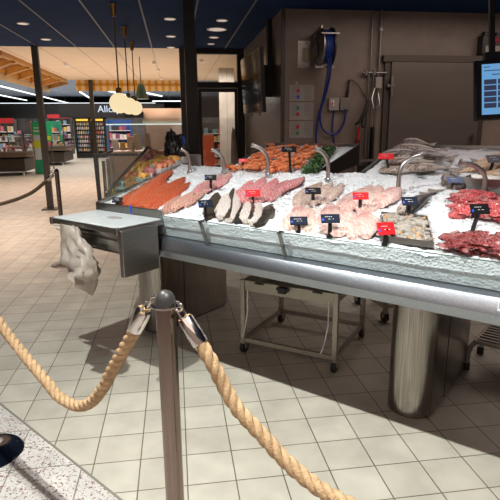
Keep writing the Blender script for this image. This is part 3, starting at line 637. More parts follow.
# whole fish
def fish(a, b, hgt, zf, m, label, group, bend=0.0, seed=0, name='whole_fish', lift=.0):
    """a = head end, b = tail end, in counter coordinates; lies on its side"""
    a, b = Vector(a), Vector(b); d = b - a; L = d.length; d.normalize(); s = Vector((-d.y, d.x)); bm = NB(); rings = []; n = 20
    prof = [(0, .10), (.04, .42), (.10, .72), (.2, .95), (.35, 1), (.5, .93), (.65, .72), (.78, .46), (.88, .27), (.95, .2), (1.0, .16)]
    def pr(q):
        for (x0, y0), (x1, y1) in zip(prof, prof[1:]):
            if q <= x1: return y0 + (y1 - y0) * (q - x0) / (x1 - x0)
        return prof[-1][1]
    Lb = L * .86
    for i in range(n + 1):
        q = i / n; c = a + d * (Lb * q) + s * (bend * math.sin(math.pi * q)); w = hgt * .5 * pr(q); h = hgt * .30 * pr(q); r = []
        for k in range(12):
            t = 2 * math.pi * k / 12; p = c + s * (w * math.cos(t)); r.append((p.x, p.y, zf(p.x, p.y) + lift + h * .8 + h * math.sin(t)))
        rings.append(r)
    o = obj(name, loft(bm, rings), m, None, UV, 60); tag(o, label, 'fish', group)
    bm = NB(); c = a + d * (Lb * .97); z = zf(c.x, c.y) + lift + hgt * .09; f = []
    for x, y in ((0, -.10), (.6, -.42), (1, -.55), (.78, 0), (1, .55), (.6, .42), (0, .10)):
        p = c + d * (L * .16 * x) + s * (hgt * y); f.append((p.x, p.y))
    va = [bm.verts.new((x, y, zf(x, y) + lift + hgt * .07)) for x, y in f]; vb = [bm.verts.new((x, y, zf(x, y) + lift + hgt * .07 + .003)) for x, y in f]
    bm.faces.new(va[::-1]); bm.faces.new(vb)
    for k in range(7): bm.faces.new((va[k], va[(k + 1) % 7], vb[(k + 1) % 7], vb[k]))
    obj('tail_fin', bm, 'fin', o, UV)
    bm = NB(); c = a + d * (Lb * .42) + s * (hgt * .47); e = a + d * (Lb * .66) + s * (hgt * .40)
    bar(bm, (c.x, c.y, zf(c.x, c.y) + lift + hgt * .22), (e.x, e.y, zf(e.x, e.y) + lift + hgt * .18), .003, hgt * .28, up=(s.x, s.y, 0)); obj('back_fin', bm, 'fin', o, UV)
    c = a + d * (Lb * .09) + s * (hgt * .08); bm = NB(); blob(bm, (c.x, c.y, zf(c.x, c.y) + lift + hgt * .40), hgt * .055, (1, 1, .6), 0, 1, 0, 1); obj('eye', bm, 'rubber', o, UV)
    return o
fish((0.876, 0.553), (0.849, 1.015), .075, ice_z, 'silver', 'pale whole fish lying left of the dark whole fish, behind the black tag', 'whole fish by the prawn box')
fish((0.904, 0.563), (0.875, 1.095), .085, ice_z, 'skin', 'dark grey whole fish on the ice behind the prawn box', 'whole fish by the prawn box', .01)
for i, (a, b) in enumerate((((0.881, 1.197), (0.894, 1.419)), ((0.933, 1.112), (0.934, 1.373)), ((0.966, 1.122), (0.975, 1.383)), ((0.844, 1.321), (0.849, 1.497)))):
    fillet('small_squid', 'squid', a, b, .07, .035, 'greyfish', 'small grey squid by the pale blue tag, %s' % ['front left one', 'front middle one', 'rightmost one', 'back left one'][i], 'small grey squid', bend=.01)
tz = lambda u, v: tray_z(v) + .004
FT = [((0.290, 1.687), (0.664, 1.808)), ((0.334, 1.806), (0.720, 1.835)), ((0.332, 1.559), (0.673, 1.701)), ((0.430, 1.744), (0.789, 1.712)), ((0.412, 1.485), (0.754, 1.606)), ((0.518, 1.622), (0.829, 1.615)),
      ((0.516, 1.459), (0.812, 1.535)), ((0.628, 1.397), (0.839, 1.482)), ((0.358, 1.855), (0.617, 1.873)), ((0.398, 1.423), (0.685, 1.462)), ((0.388, 1.608), (0.723, 1.664))]
LF = ['far left one', 'top one near the back rim', 'leftmost front one', 'middle one', 'lower left one', 'right hand one', 'lower middle one', 'lowest one at the right', 'small one touching the back rim', 'lowest one at the left', 'central one on top']
for i, (a, b) in enumerate(FT): fish(a, b, .085 if i % 3 else .075, tz, ['silver', 'silver', 'greyfish'][i % 3], 'silvery whole fish in the left heap, ' + LF[i], 'silvery whole fish heap', .02 * ((i % 3) - 1), lift=.02 * (i % 3))
FT = [((1.078, 1.720), (0.857, 1.541)), ((1.135, 1.630), (0.850, 1.447)), ((1.096, 1.516), (0.865, 1.360)), ((1.108, 1.762), (0.888, 1.681)), ((1.188, 1.443), (0.936, 1.304)), ((1.193, 1.547), (0.997, 1.397)), ((1.145, 1.688), (0.886, 1.602))]
LF = ['uppermost long one', 'second one from the top', 'lower left one', 'far one beside the curved pipe', 'lowest one above the ice', 'right hand one under the grey tag', 'thin one between the top two']
for i, (a, b) in enumerate(FT): fish(a, b, .08, tz, 'amber', 'amber whole fish in the right heap, ' + LF[i], 'amber whole fish heap', .015, lift=.014 * (i % 3))
# piles of red flesh
def pile(corners, n, r, m, label, group, name='octopus_piece', cat='seafood', sd=1, hmax=.05):
    rr = random.Random(sd); P = [Vector(c) for c in corners]; root = []
    for i in range(n):
        a, b = math.sqrt(rr.random()), rr.random(); s, t = rr.random(), rr.random()
        p = P[0].lerp(P[1], s).lerp(P[3].lerp(P[2], s), t); p.y = max(p.y, .215); edge = 1 - max(abs(s - .5), abs(t - .5)) * 2; bm = NB()
        blob(bm, (p.x, p.y, ice_z(p.x, p.y) + .010 + hmax * .6 * edge ** .6), r * rr.uniform(.9, 1.5), (rr.uniform(.9, 1.5), rr.uniform(.9, 1.5), rr.uniform(.4, .55)), .8, 1.8, i + sd * 50, 3)
        o = obj(name, bm, m, None, UV, 60); tag(o, label, cat, group)
pile(((1.260, 0.037), (1.471, 0.020), (1.365, 0.381), (1.199, 0.312)), 44, .032, 'meat', 'dark red marbled octopus piece in the heap at the right front corner', 'dark red heap', sd=2)
pile(((1.123, 0.643), (1.376, 0.549), (1.250, 1.008), (1.043, 1.006)), 38, .034, 'meat2', 'bright red octopus piece in the heap behind the right black tag', 'bright red heap', sd=4)
# prawn box
c4 = [(0.941, 0.100), (1.149, 0.106), (1.015, 0.519), (0.807, 0.510)]; c4 = [(c[0], max(c[1], .19)) for c in c4]
t = thing('prawn_box', 'shallow steel box of grey prawns behind the glass at the right', 'tray', W(*[sum(c[i] for c in c4) / 4 for i in (0, 1)], ice_z(0, c4[0][1])))
for i in range(4):
    a, b = c4[i], c4[(i + 1) % 4]; bm = NB(); bar(bm, (a[0], a[1], ice_z(*a) + .016), (b[0], b[1], ice_z(*b) + .016), .004, .024); obj('box_wall', bm, 'steel', t, UV)
bm = NB(); bm.faces.new([bm.verts.new((c[0], c[1], ice_z(*c) + .006)) for c in c4]); bmesh.ops.solidify(bm, geom=bm.faces[:], thickness=.004); obj('box_floor', bm, 'steel', t, UV)
def curl(bm, c, L, ang, seed, lift=0, zf=ice_z, fat=.16):
    pts = []; rs = []
    for i in range(9):
        q = i / 8; a = -1.1 + 2.2 * q; x = L * .42 * math.sin(a); y = L * .30 * (math.cos(a) - .7)
        X = c[0] + x * math.cos(ang) - y * math.sin(ang); Y = c[1] + x * math.sin(ang) + y * math.cos(ang)
        pts.append((X, Y, zf(X, Y) + lift + L * .14)); rs.append(L * fat * (.45 + .55 * math.sin(math.pi * min(1, .22 + .6 * (1 - q)))) * (1 if i < 8 else .5))
    tube(bm, pts, rs, 8); return pts
rr = random.Random(11)
P4 = [Vector(c) for c in c4]
for i in range(90):
    s, t_ = rr.uniform(.07, .93), rr.uniform(.07, .93); p = P4[0].lerp(P4[1], s).lerp(P4[3].lerp(P4[2], s), t_); bm = NB()
    pts = curl(bm, (p.x, p.y), rr.uniform(.055, .075), rr.uniform(0, 6.28), i, rr.uniform(.006, .014))
    o = obj('prawn', bm, 'prawn', None, UV, 60); tag(o, 'grey raw prawn lying in the shallow steel box', 'prawn', 'grey prawns in the box')
    if i % 3 == 0: bm = NB(); blob(bm, Vector(pts[0]) + Vector((0, 0, .004)), .0075, (1.2, 1, .8), .3, 2, i, 1); obj('orange_head', bm, 'prawn_spot', o, UV)
# orange shellfish, herbs
poly = [(-0.686, 1.211), (-0.444, 1.181), (-0.215, 1.278), (-0.177, 1.412), (-0.227, 1.815), (-0.707, 1.811), (-0.695, 1.545)]
def inside(p, P):
    r = False
    for (x0, y0), (x1, y1) in zip(P, P[1:] + P[:1]):
        if (y0 > p[1]) != (y1 > p[1]) and p[0] < (x1 - x0) * (p[1] - y0) / (y1 - y0) + x0: r = not r
    return r
rr = random.Random(5); n = 0
us = [p[0] for p in poly]; vs = [p[1] for p in poly]
while n < 190:
    p = (rr.uniform(-.80, -.02), rr.uniform(1.22, 1.96))
    if not inside(p, poly): continue
    bm = NB(); zf = (lambda u, v: max(tray_z(v), ice_z(u, v)) + .004) 
    pts = curl(bm, p, rr.uniform(.065, .10), rr.uniform(0, 6.28), n, rr.uniform(0, .035), zf, .15)
    o = obj('langoustine', bm, 'lang', None, UV, 60); tag(o, 'bright orange cooked langoustine heaped in the left rear tray', 'langoustine', 'orange langoustines')
    if n % 3 == 0:
        bm = NB(); a = Vector(pts[0]); b = a + Vector((rr.uniform(-.05, .05), rr.uniform(-.05, .05), rr.uniform(0, .015)))
        tube(bm, [a, (a + b) / 2 + Vector((0, 0, .008)), b], [.005, .006, .003], 6); obj('claw', bm, 'lang', o, UV)
    n += 1
bm = NB(); rr = random.Random(9); P = [Vector(q) for q in ((-0.085, 1.276), (0.021, 1.291), (-0.111, 1.823), (-0.224, 1.842))]
for i in range(1500):
    s, t_ = rr.random(), rr.random(); p = P[0].lerp(P[1], s).lerp(P[3].lerp(P[2], s), t_); z = max(tray_z(p.y), ice_z(p.x, p.y)) + rr.uniform(.005, .05)
    c = Vector((p.x, p.y, z)); a = Vector((rr.uniform(-1, 1), rr.uniform(-1, 1), rr.uniform(-.5, .8))).normalized() * rr.uniform(.008, .016); b = a.cross(Vector((rr.uniform(-1, 1), rr.uniform(-1, 1), 1))).normalized() * .006
    bm.faces.new([bm.verts.new(c - a), bm.verts.new(c + b), bm.verts.new(c + a), bm.verts.new(c - b)])
o = obj('herb_heap', bm, 'parsley', None, UV, 0); tag(o, 'heap of dark green leafy herbs in the left rear tray', 'herbs', kind='stuff')
# scoop at the right
c = (1.134, 1.124)
t = thing('ice_scoop', 'grey sheet steel scoop resting on the ice at the right edge', 'scoop', W(c[0], c[1], ice_z(*c)))
bm = NB(); u, v = c; z = ice_z(u, v) + .02
A = [(u - .12, v - .07), (u + .22, v - .10), (u + .24, v + .10), (u - .13, v + .12)]
lo = [bm.verts.new((u + (x - u) * .75, v + (y - v) * .7, z - .015)) for x, y in A]; hi = [bm.verts.new((x, y, z + .055)) for x, y in A]
bm.faces.new(lo[::-1])
for k_ in range(4): bm.faces.new((lo[k_], lo[(k_ + 1) % 4], hi[(k_ + 1) % 4], hi[k_]))
o = obj('pan', bm, 'steel_dark', t, UV, 0); sm = o.modifiers.new('t', 'SOLIDIFY'); sm.thickness = .003
bm = NB(); tube(bm, [(u + .23, v, z + .03), (u + .30, v + .01, z + .06), (u + .40, v + .02, z + .07)], .012, 10); obj('handle', bm, 'steel_dark', t, UV)

# ================================================================== price tags
def price_tag(foot, col, label, h=.085, w=.085, hh=.040, tilt=38, turn=0.0, lean=(0, 0), zf=ice_z, blue=True):
    u, v = foot; v1 = max(v, .18); u -= (v1 - v) * .9; v = v1; w *= .85; z = zf(u, v) - .01
    t = thing('price_tag', label, 'price tag', W(u, v, z), 0, 'red price tags' if col == 'red' else 'black price tags')
    top = Vector((u + lean[0], v + lean[1], z + h)); bm = NB(); bar(bm, (u, v, z), top, .016, .005, up=(0, -1, 0)); obj('stem', bm, 'blackplastic', t, UV)
    bm = NB(); box(bm, u - .012, u + .012, v - .009, v + .009, z + .002, z + .012); obj('foot', bm, 'blackplastic', t, UV)
    R_ = Matrix.Translation(top) @ Matrix.Rotation(math.radians(-45 * 0 + turn), 4, 'Z') @ Matrix.Rotation(math.radians(90 - tilt), 4, 'X')
    bm = NB(); box(bm, -w / 2, w / 2, -hh / 2, hh / 2, -.002, .002); cd = obj('card', bm, 'red' if col == 'red' else col, t, UV @ R_, 0, bevel=.001)
    bm = NB(); rr = random.Random(int(abs(u * 999 + v * 77)))
    for r_, (x0, n_) in enumerate(((-.28, 4), (-.12, 3))):
        x = x0 * w
        for k_ in range(n_):
            l_ = rr.uniform(.05, .10) * w; y = (.16 - .26 * r_) * hh; box(bm, x, x + l_, y, y + .045 * hh, .0021, .0024); x += l_ + .03 * w
    obj('printed_lines', bm, 'white', cd, UV @ R_, 0)
    if blue: bm = NB(); box(bm, -w * .45, -w * .34, -hh * .26, -hh * .02, .0021, .0025); obj('blue_square', bm, 'blueprint', cd, UV @ R_, 0)
    return t
M['blackcard'] = mat('black_card', (.008, .008, .009), .6, spec=.15)
K = 'blackcard'; TRN = 37
M['navycard'] = mat('navy_card', (.008, .014, .032), .6, spec=.15)
M['bluecard'] = mat('pale_blue_grey_card', (.14, .17, .28), .3)
M['greycard'] = mat('grey_card', (.12, .11, .13), .3)
for a in (
    ((-0.586, 0.105), K, 'small black price tag left of the orange salmon', .055, .07, .035, 40, TRN, (0, 0)),
    ((-0.348, 0.651), K, 'black price tag standing among the pink fillets at the left', .105, .085, .045, 50, TRN, (0, 0)),
    ((0.073, 0.127), 'navycard', 'tilted blue-black price tag in front of the olive skinned fillets', .09, .085, .045, 45, TRN + 15, (0, 0)),
    ((0.087, 0.494), 'red', 'red price tag in front of the bright pink fillets', .075, .095, .042, 40, TRN, (0, 0)),
    ((0.397, 0.599), K, 'black price tag among the pale brown loins', .085, .095, .045, 50, TRN, (0, 0)),
    ((0.634, 0.106), 'navycard', 'blue-black price tag in the front row among the cream fillets', .06, .09, .042, 42, TRN, (0, 0)),
    ((0.809, 0.082), 'navycard', 'blue-black price tag just left of the pale rose fillets by the glass', .085, .092, .045, 46, TRN, (0, 0)),
    ((0.681, 0.556), 'red', 'red price tag over the rose fillets in the middle', .09, .09, .038, 35, TRN, (0, 0)),
    ((0.922, 0.552), 'navycard', 'blue-black price tag left of the dark whole fish', .085, .085, .050, 48, TRN, (0, 0)),
    ((1.042, 0.094), 'red', 'red price tag tilted over the prawn box', .07, .085, .052, 30, TRN + 12, (0, 0)),
    ((0.951, 1.142), 'bluecard', 'pale blue-grey price tag among the small grey squid', .06, .10, .045, 50, TRN, (0, 0)),
    ((1.217, 0.457), K, 'large black price tag leaning before the bright red heap', .10, .095, .045, 30, TRN + 8, (.02, .01)),
): price_tag(*a)
tzz = lambda u, v: max(tray_z(v), ice_z(u, v))
for a in (((-0.182, 1.303), K, 'black price tag leaning among the orange langoustines', .17, .12, .060, 55, TRN, (-.03, .02)),
          ((-0.575, 1.271), 'red', 'small red price tag between the two curved pipes', .09, .07, .03, 45, TRN, (0, 0)),
          ((0.489, 1.397), 'red', 'red price tag leaning at the left of the silvery fish heap', .12, .11, .05, 50, TRN - 12, (-.03, .0)),
          ((1.053, 1.406), 'greycard', 'grey price tag over the amber coloured fish', .12, .11, .05, 40, TRN + 10, (.03, .0))):
    price_tag(*a, zf=tzz, blue=False)
bm = NB(); p = (-0.472, 0.123); box(bm, p[0] - .006, p[0] + .006, p[1] - .004, p[1] + .004, ice_z(*p), ice_z(*p) + .045)
o = obj('blue_peg', bm, 'blueprint', None, UV, bevel=.003); tag(o, 'small blue plastic peg in the ice before the salmon', 'peg')

# ================================================================== under the counter
def cart(name, label, fl, fr, depth, h, shelf_z=.09, wires=True):
    a, b = Vector((*fl, 0)), Vector((*fr, 0)); x = (b - a).normalized(); L = (b - a).length; y = Vector((-x.y, x.x, 0))
    F = Matrix((( x.x, y.x, 0, a.x), (x.y, y.y, 0, a.y), (0, 0, 1, 0), (0, 0, 0, 1)))
    t = thing(name, label, 'cart', a + (b - a) / 2)
    for i, (px, py) in enumerate(((0, 0), (L, 0), (0, depth), (L, depth))):
        bm = NB(); box(bm, px - .015, px + .015, py - .015, py + .015, .075, h); obj('leg', bm, 'cart', t, F, bevel=.002)
        bm = NB(); box(bm, px - .016, px + .016, py - .022, py + .022, .068, .080); bar(bm, (px - .018, py, .075), (px - .018, py, .035), .005, .03); bar(bm, (px + .018, py, .075), (px + .018, py, .035), .005, .03); cs = obj('caster', bm, 'cart', t, F)
        bm = NB(); tube(bm, [(px - .013, py + .005, .040), (px + .013, py + .005, .040)], .040, 18); obj('wheel', bm, 'rubber', cs, F)
    for z, hh in ((h - .03, .05), (shelf_z, .028)):
        for p, q in (((0, 0), (L, 0)), ((0, depth), (L, depth)), ((0, 0), (0, depth)), ((L, 0), (L, depth))):
            bm = NB(); bar(bm, (*p, z), (*q, z), .018, hh); obj('rail', bm, 'cart', t, F)
    if wires:
        for px in (.04, L - .04):
            bm = NB(); tube(bm, [(px, -.018, h - .06), (px + .005, -.03, h - .2), (px - .02, -.022, .17), (px - .04, -.02, .11)], .004, 8); obj('wire', bm, 'white', t, F)
        bm = NB(); box(bm, L * .42, L * .5, -.04, -.012, h - .045, h - .01); bar(bm, (L * .40, -.03, h - .02), (L * .53, -.03, h - .02), .014); obj('latch', bm, 'rubber', t, F)
        for px in (L * .2, L * .82): bm = NB(); bar(bm, (px - .03, -.02, h - .01), (px + .03, -.02, h - .01), .008); obj('clip', bm, 'rubber', t, F)
        bm = NB(); box(bm, .0, L, .0, depth, h - .075, h - .055); obj('top_shelf', bm, 'cart', t, F)
    return t
cart('wheeled_cart', 'wheeled steel frame cart parked under the fish counter', (.395, .616), (.887, .256), .58, .495)
cart('wheeled_cart', 'darker wheeled cart further back between the first cart and the right pedestal', (1.500, 0.964), (1.72, 1.0), .4, .60, .12, False)
t = thing('step_stool', 'low steel stool with ribbed tread at the right picture edge', 'stool', (1.98, .1, 0))
F = Matrix.Translation((1.69, .14, -.03)) @ Matrix.Rotation(math.radians(-48), 4, 'Z')
bm = NB(); box(bm, 0, .50, -.02, .32, .215, .235); tp = obj('tread', bm, 'steel_dark', t, F, bevel=.004)
for i in range(7): bm = NB(); box(bm, .02, .48, 0.0 + i * .043, .018 + i * .043, .235, .245); obj('rib', bm, 'steel_dark', tp, F, bevel=.002)
for px, py in ((.02, .01), (.48, .01), (.02, .29), (.48, .29)):
    bm = NB(); s = -1 if px < .2 else 1; tube(bm, [(px, py, .22), (px + .03 * s, py, .19), (px + .045 * s, py, .14), (px + .05 * s, py, .04)], .014, 12); l = obj('leg', bm, 'steel', t, F)
    bm = NB(); tube(bm, [(px + .05 * s, py, .075), (px + .05 * s, py, .03)], .021, 12); obj('rubber_foot', bm, 'rubber', l, F)
# ================================================================== things on the kiosk walls
YB = 3.88
# laminated notices
for i, (z0, z1) in enumerate(((1.715, 1.90), (1.49, 1.70), (1.275, 1.475))):
    bm = NB(); box(bm, 1.405, 1.71, YB - .006, YB - .001, z0, z1); o = obj('notice_sheet', bm, 'paper', None, None, 0)
    tag(o, 'laminated notice with small coloured icons, %s of the three on the wall' % ['topmost', 'middle', 'lowest'][i], 'notice', 'laminated notices')
    bm = NB(); rr = random.Random(i)
    for r_ in range(7):
        z = z1 - .025 - r_ * .022
        for c_ in range(2): x = 1.43 + c_ * .16; box(bm, x, x + rr.uniform(.07, .11), YB - .0068, YB - .006, z, z + .004)
    obj('printed_lines', bm, 'ink', o, None, 0)
    for j, c_ in enumerate((('redprint', 'blueprint'), ('greenprint', 'redprint'), ('redprint', 'greenprint'))[i]):
        bm = NB(); z = z1 - .065 - j * .075; box(bm, 1.495, 1.53, YB - .0075, YB - .006, z - .02, z + .02); obj('icon', bm, c_, o, None, 0)
bm = NB(); bar(bm, (1.49, YB - .01, 1.905), (1.49, YB - .01, 1.935), .02, .012); o = obj('notice_clip', bm, 'steel', None); tag(o, 'small metal clip above the topmost laminated notice', 'clip')
# hose reel with its blue hose
t = thing('hose_reel', 'steel wall hose reel wound with blue hose, high on the back wall', 'hose reel', (1.62, YB - .02, 2.05))
bm = NB(); box(bm, 1.50, 1.66, YB - .012, YB, 2.10, 2.40); obj('wall_plate', bm, 'steel_dark', t)
bm = NB(); box(bm, 1.56, 1.63, YB - .016, YB - .0125, 2.17, 2.32); pl = obj('data_plate', bm, 'paper', t, None, 0)
bm = NB(); box(bm, 1.60, 1.62, YB - .018, YB - .0165, 2.20, 2.30); obj('yellow_strip', bm, mat('yellow_print', (.6, .55, .05), .4), pl, None, 0)
XC = Vector((1.76, YB - .24, 2.30)); RA = [2 * math.pi * k_ / 32 for k_ in range(32)]
bm = NB(); loft(bm, [[(x, XC.y + r_ * math.cos(a), XC.z + r_ * 1.05 * math.sin(a)) for a in RA] for x, r_ in ((1.685, .17), (1.70, .20), (1.715, .20))]); obj('side_disc', bm, 'steel_dark', t, smooth=40)
bm = NB(); loft(bm, [[(x, XC.y + .20 * math.cos(a), XC.z + .21 * math.sin(a)) for a in RA] for x in (1.825, 1.845)]); obj('side_disc', bm, 'black', t, smooth=40)
for k_ in range(5):
    bm = NB(); x = 1.728 + .021 * k_; pts = [(x, XC.y + .165 * math.cos(a), XC.z + .172 * math.sin(a)) for a in RA + [0]]; tube(bm, pts, .0125, 8); obj('hose_turn', bm, 'blue_hose', t)
bm = NB(); tube(bm, [(1.69, XC.y, XC.z), (1.85, XC.y, XC.z)], .1, 20); obj('drum', bm, 'black', t)
bm = NB(); bar(bm, (1.66, YB - .005, 2.20), (1.675, YB - .26, 2.28), .025, .16); bar(bm, (1.665, YB - .005, 2.44), (1.68, YB - .40, 2.49), .02, .03); bar(bm, (1.87, YB - .01, 2.30), (1.87, YB - .28, 2.29), .02, .05); bar(bm, (1.67, YB - .42, 2.42), (1.88, YB - .42, 2.42), .014); bar(bm, (1.64, YB - .28, 2.08), (1.88, YB - .28, 2.08), .02); obj('bracket', bm, 'steel_dark', t)
for j, pts in enumerate(([(1.775, YB - .38, 2.18), (1.79, YB - .28, 1.98), (1.79, YB - .14, 1.75), (1.76, YB - .07, 1.55), (1.735, YB - .06, 1.35), (1.74, YB - .05, 1.20), (1.74, YB - .05, .9)],
                        [(1.80, YB - .38, 2.18), (1.82, YB - .28, 1.98), (1.815, YB - .12, 1.75), (1.78, YB - .06, 1.58), (1.80, YB - .05, 1.42), (1.88, YB - .05, 1.33), (1.98, YB - .05, 1.32), (2.06, YB - .05, 1.40), (2.10, YB - .05, 1.52), (2.10, YB - .05, 1.62)])):
    P = [Vector(p) for p in pts]; cc = bpy.data.curves.new('c', 'CURVE'); bm = NB()
    q = []
    PP = [P[0] * 2 - P[1]] + P + [P[-1] * 2 - P[-2]]
    for i in range(1, len(PP) - 2):
        for s in range(8):
            t_ = s / 8; a, b_, c_, d_ = PP[i - 1:i + 3]; q.append(.5 * ((2 * b_) + (c_ - a) * t_ + (2 * a - 5 * b_ + 4 * c_ - d_) * t_ ** 2 + (3 * b_ - a - 3 * c_ + d_) * t_ ** 3))
    q.append(P[-1]); tube(bm, q, .013, 10); obj('hanging_hose', bm, 'blue_hose', t)
# sockets
t = thing('wall_socket', 'grey double socket box on the back wall right of the blue hose', 'socket', (2.02, YB - .03, 1.60))
bm = NB(); box(bm, 1.89, 2.02, YB - .05, YB, 1.60, 1.75); obj('left_box', bm, 'paper', t, bevel=.006)
bm = NB(); box(bm, 2.03, 2.16, YB - .05, YB, 1.60, 1.75); obj('right_box', bm, 'steel_dark', t, bevel=.006)
bm = NB(); box(bm, 1.915, 1.955, YB - .056, YB - .05, 1.65, 1.72); obj('flap', bm, 'white', t, bevel=.003)
bm = NB(); bar(bm, (1.93, YB - .06, 1.66), (1.93, YB - .06, 1.70), .012); obj('red_switch', bm, 'redprint', t)
bm = NB(); tube(bm, [(1.97, YB - .02, 1.60), (1.955, YB - .02, 1.50), (1.95, YB - .02, 1.38), (1.98, YB - .02, 1.22), (2.04, YB - .02, 1.05), (2.06, YB - .02, .9)], .009, 8); obj('blue_cable', bm, 'blue_hose', t)
bm = NB(); tube(bm, [(2.12, YB - .03, 1.75), (2.13, YB - .03, 1.84)], .018, 10); tube(bm, [(2.13, YB - .03, 1.84), (2.14, YB - .03, 1.96)], .012, 10); obj('plug', bm, 'rubber', t)
bm = NB(); tube(bm, [(2.14, YB - .03, 1.95), (2.18, YB - .03, 1.96), (2.26, YB - .03, 1.90), (2.34, YB - .03, 1.78), (2.40, YB - .03, 1.70)], .005, 8); obj('black_cable', bm, 'rubber', t)
# wall-mounted mixer, spray lance and pipes
t = thing('spray_tap', 'wall mounted tap station with steel pipes, spray gun and red grip', 'tap', (2.42, YB - .05, .9))
bm = NB(); tube(bm, [(2.51, YB - .04, CZ), (2.51, YB - .04, 2.03)], .014, 10); tube(bm, [(2.40, YB - .04, CZ), (2.40, YB - .04, 2.03)], .010, 10); obj('supply_pipe', bm, 'steel_dark', t)
for z in (2.52,): bm = NB(); box(bm, 2.49, 2.53, YB - .06, YB, z, z + .03); obj('pipe_clamp', bm, 'steel_dark', t)
bm = NB(); tube(bm, [(2.30, YB - .06, 2.04), (2.60, YB - .06, 2.04)], .016, 10); tube(bm, [(2.34, YB - .06, 2.01), (2.34, YB - .06, 2.07)], .024, 10); tube(bm, [(2.44, YB - .06, 2.01), (2.44, YB - .06, 2.07)], .024, 10); obj('manifold', bm, 'steel_dark', t)
bm = NB(); box(bm, 2.455, 2.535, YB - .10, YB - .03, 1.86, 1.99); obj('mixer_box', bm, 'paper', t, bevel=.006)
for x0, x1, z1, r_ in ((2.38, 2.38, 1.0, .013), (2.44, 2.42, 1.05, .010), (2.50, 2.48, .95, .014), (2.30, 2.30, 1.1, .012)):
    bm = NB(); tube(bm, [(x0, YB - .05, 2.03 if x0 != 2.30 else 1.5), (x0, YB - .05, 1.75 if x0 != 2.30 else 1.45), (x1, YB - .05, 1.5 if x0 != 2.3 else 1.3), (x1, YB - .05, z1 - .15)], r_, 10); obj('down_pipe', bm, 'steel_dark', t)
bm = NB(); tube(bm, [(2.45, YB - .08, 1.86), (2.40, YB - .13, 1.74), (2.42, YB - .15, 1.62), (2.50, YB - .13, 1.66), (2.49, YB - .1, 1.8)], .012, 10); obj('spray_hose', bm, 'steel', t)
bm = NB(); tube(bm, [(2.36, YB - .12, 1.72), (2.33, YB - .14, 1.60), (2.26, YB - .15, 1.47), (2.20, YB - .13, 1.43)], [.018, .026, .022, .012], 10); tube(bm, [(2.31, YB - .13, 1.50), (2.29, YB - .16, 1.40)], .024, 10); obj('spray_gun', bm, 'rubber', t)
bm = NB(); tube(bm, [(2.265, YB - .10, 1.40), (2.255, YB - .10, 1.20)], .019, 10); obj('red_grip', bm, 'redprint', t)
bm = NB(); box(bm, 2.25, 2.46, YB - .14, YB - .02, .86, .93); box(bm, 2.25, 2.27, YB - .12, YB - .02, .9, 1.25); box(bm, 2.44, 2.46, YB - .12, YB - .02, .9, 1.4); obj('lower_rack', bm, 'black', t)
t = thing('floor_scrubber_stand', 'dark cleaning trolley standing by the wall below the tap pipes', 'trolley', (2.40, YB - .35, 0))
bm = NB(); box(bm, 2.18, 2.48, YB - .48, YB - .2, .12, .55); obj('body', bm, 'blackplastic', t, bevel=.02)
bm = NB(); bar(bm, (2.20, YB - .22, .5), (2.20, YB - .2, 1.02), .03); bar(bm, (2.46, YB - .22, .5), (2.46, YB - .2, 1.02), .03); bar(bm, (2.19, YB - .2, 1.0), (2.47, YB - .2, 1.0), .03); obj('push_handle', bm, 'steel_dark', t)
for x, y in ((2.22, -.44), (2.44, -.44), (2.22, -.24), (2.44, -.24)): bm = NB(); tube(bm, [(x - .02, YB + y, .06), (x + .02, YB + y, .06)], .06, 16); obj('wheel', bm, 'rubber', t)
# alarm boxes by the freezer door
t = thing('alarm_box', 'black alarm unit with two pale buttons and a red lamp beside the freezer door top', 'alarm', (3.93, YB - .06, 2.26))
bm = NB(); box(bm, 3.79, 4.06, YB - .12, YB, 2.26, 2.48); box(bm, 3.83, 3.88, YB - .08, YB - .02, 2.48, 2.53); box(bm, 3.92, 3.97, YB - .08, YB - .02, 2.48, 2.53); box(bm, 3.99, 4.03, YB - .08, YB - .02, 2.48, 2.52); obj('housing', bm, 'blackplastic', t, bevel=.006)
for x in (3.83, 3.95): bm = NB(); box(bm, x, x + .075, YB - .128, YB - .12, 2.28, 2.36); obj('button', bm, 'paper', t, bevel=.004)
bm = NB(); lathe(bm, [(0, 0), (.035, 0), (.035, .02), (.02, .035), (0, .04)], (0, 0, 0), 16); obj('red_lamp', bm, 'redprint', t, Matrix.Translation((3.95, YB - .12, 2.42)) @ Matrix.Rotation(math.radians(90), 4, 'X'))
# television on the side wall
t = thing('television', 'thin wall television on the side wall, seen almost edge on', 'television', (1.12, 5.0, 1.59))
F = Matrix.Translation((1.12, 3.99, 1.59)) @ Matrix.Rotation(math.radians(3), 4, 'Z') @ Matrix.Rotation(math.radians(-3), 4, 'Y')
bm = NB(); box(bm, -.02, .025, 0, 1.28, 0, .76); obj('casing', bm, 'blackplastic', t, F, bevel=.004)
bm = NB(); box(bm, -.0225, -.0205, .015, 1.265, .015, .745); obj('screen', bm, mat('dark_screen_glass', (.03, .03, .035), .06, spec=.8, coat=1), t, F, 0)
bm = NB(); box(bm, 1.17, 1.31, 4.52, 4.62, 1.80, 2.2); box(bm, 1.25, 1.31, 4.50, 4.62, 1.86, CZ - .002); obj('wall_arm', bm, 'black', t)
for y in (4.3, 5.0): bm = NB(); box(bm, 1.10, 1.13, y, y + .06, 1.555, 1.60); obj('speaker', bm, 'steel_dark', t)
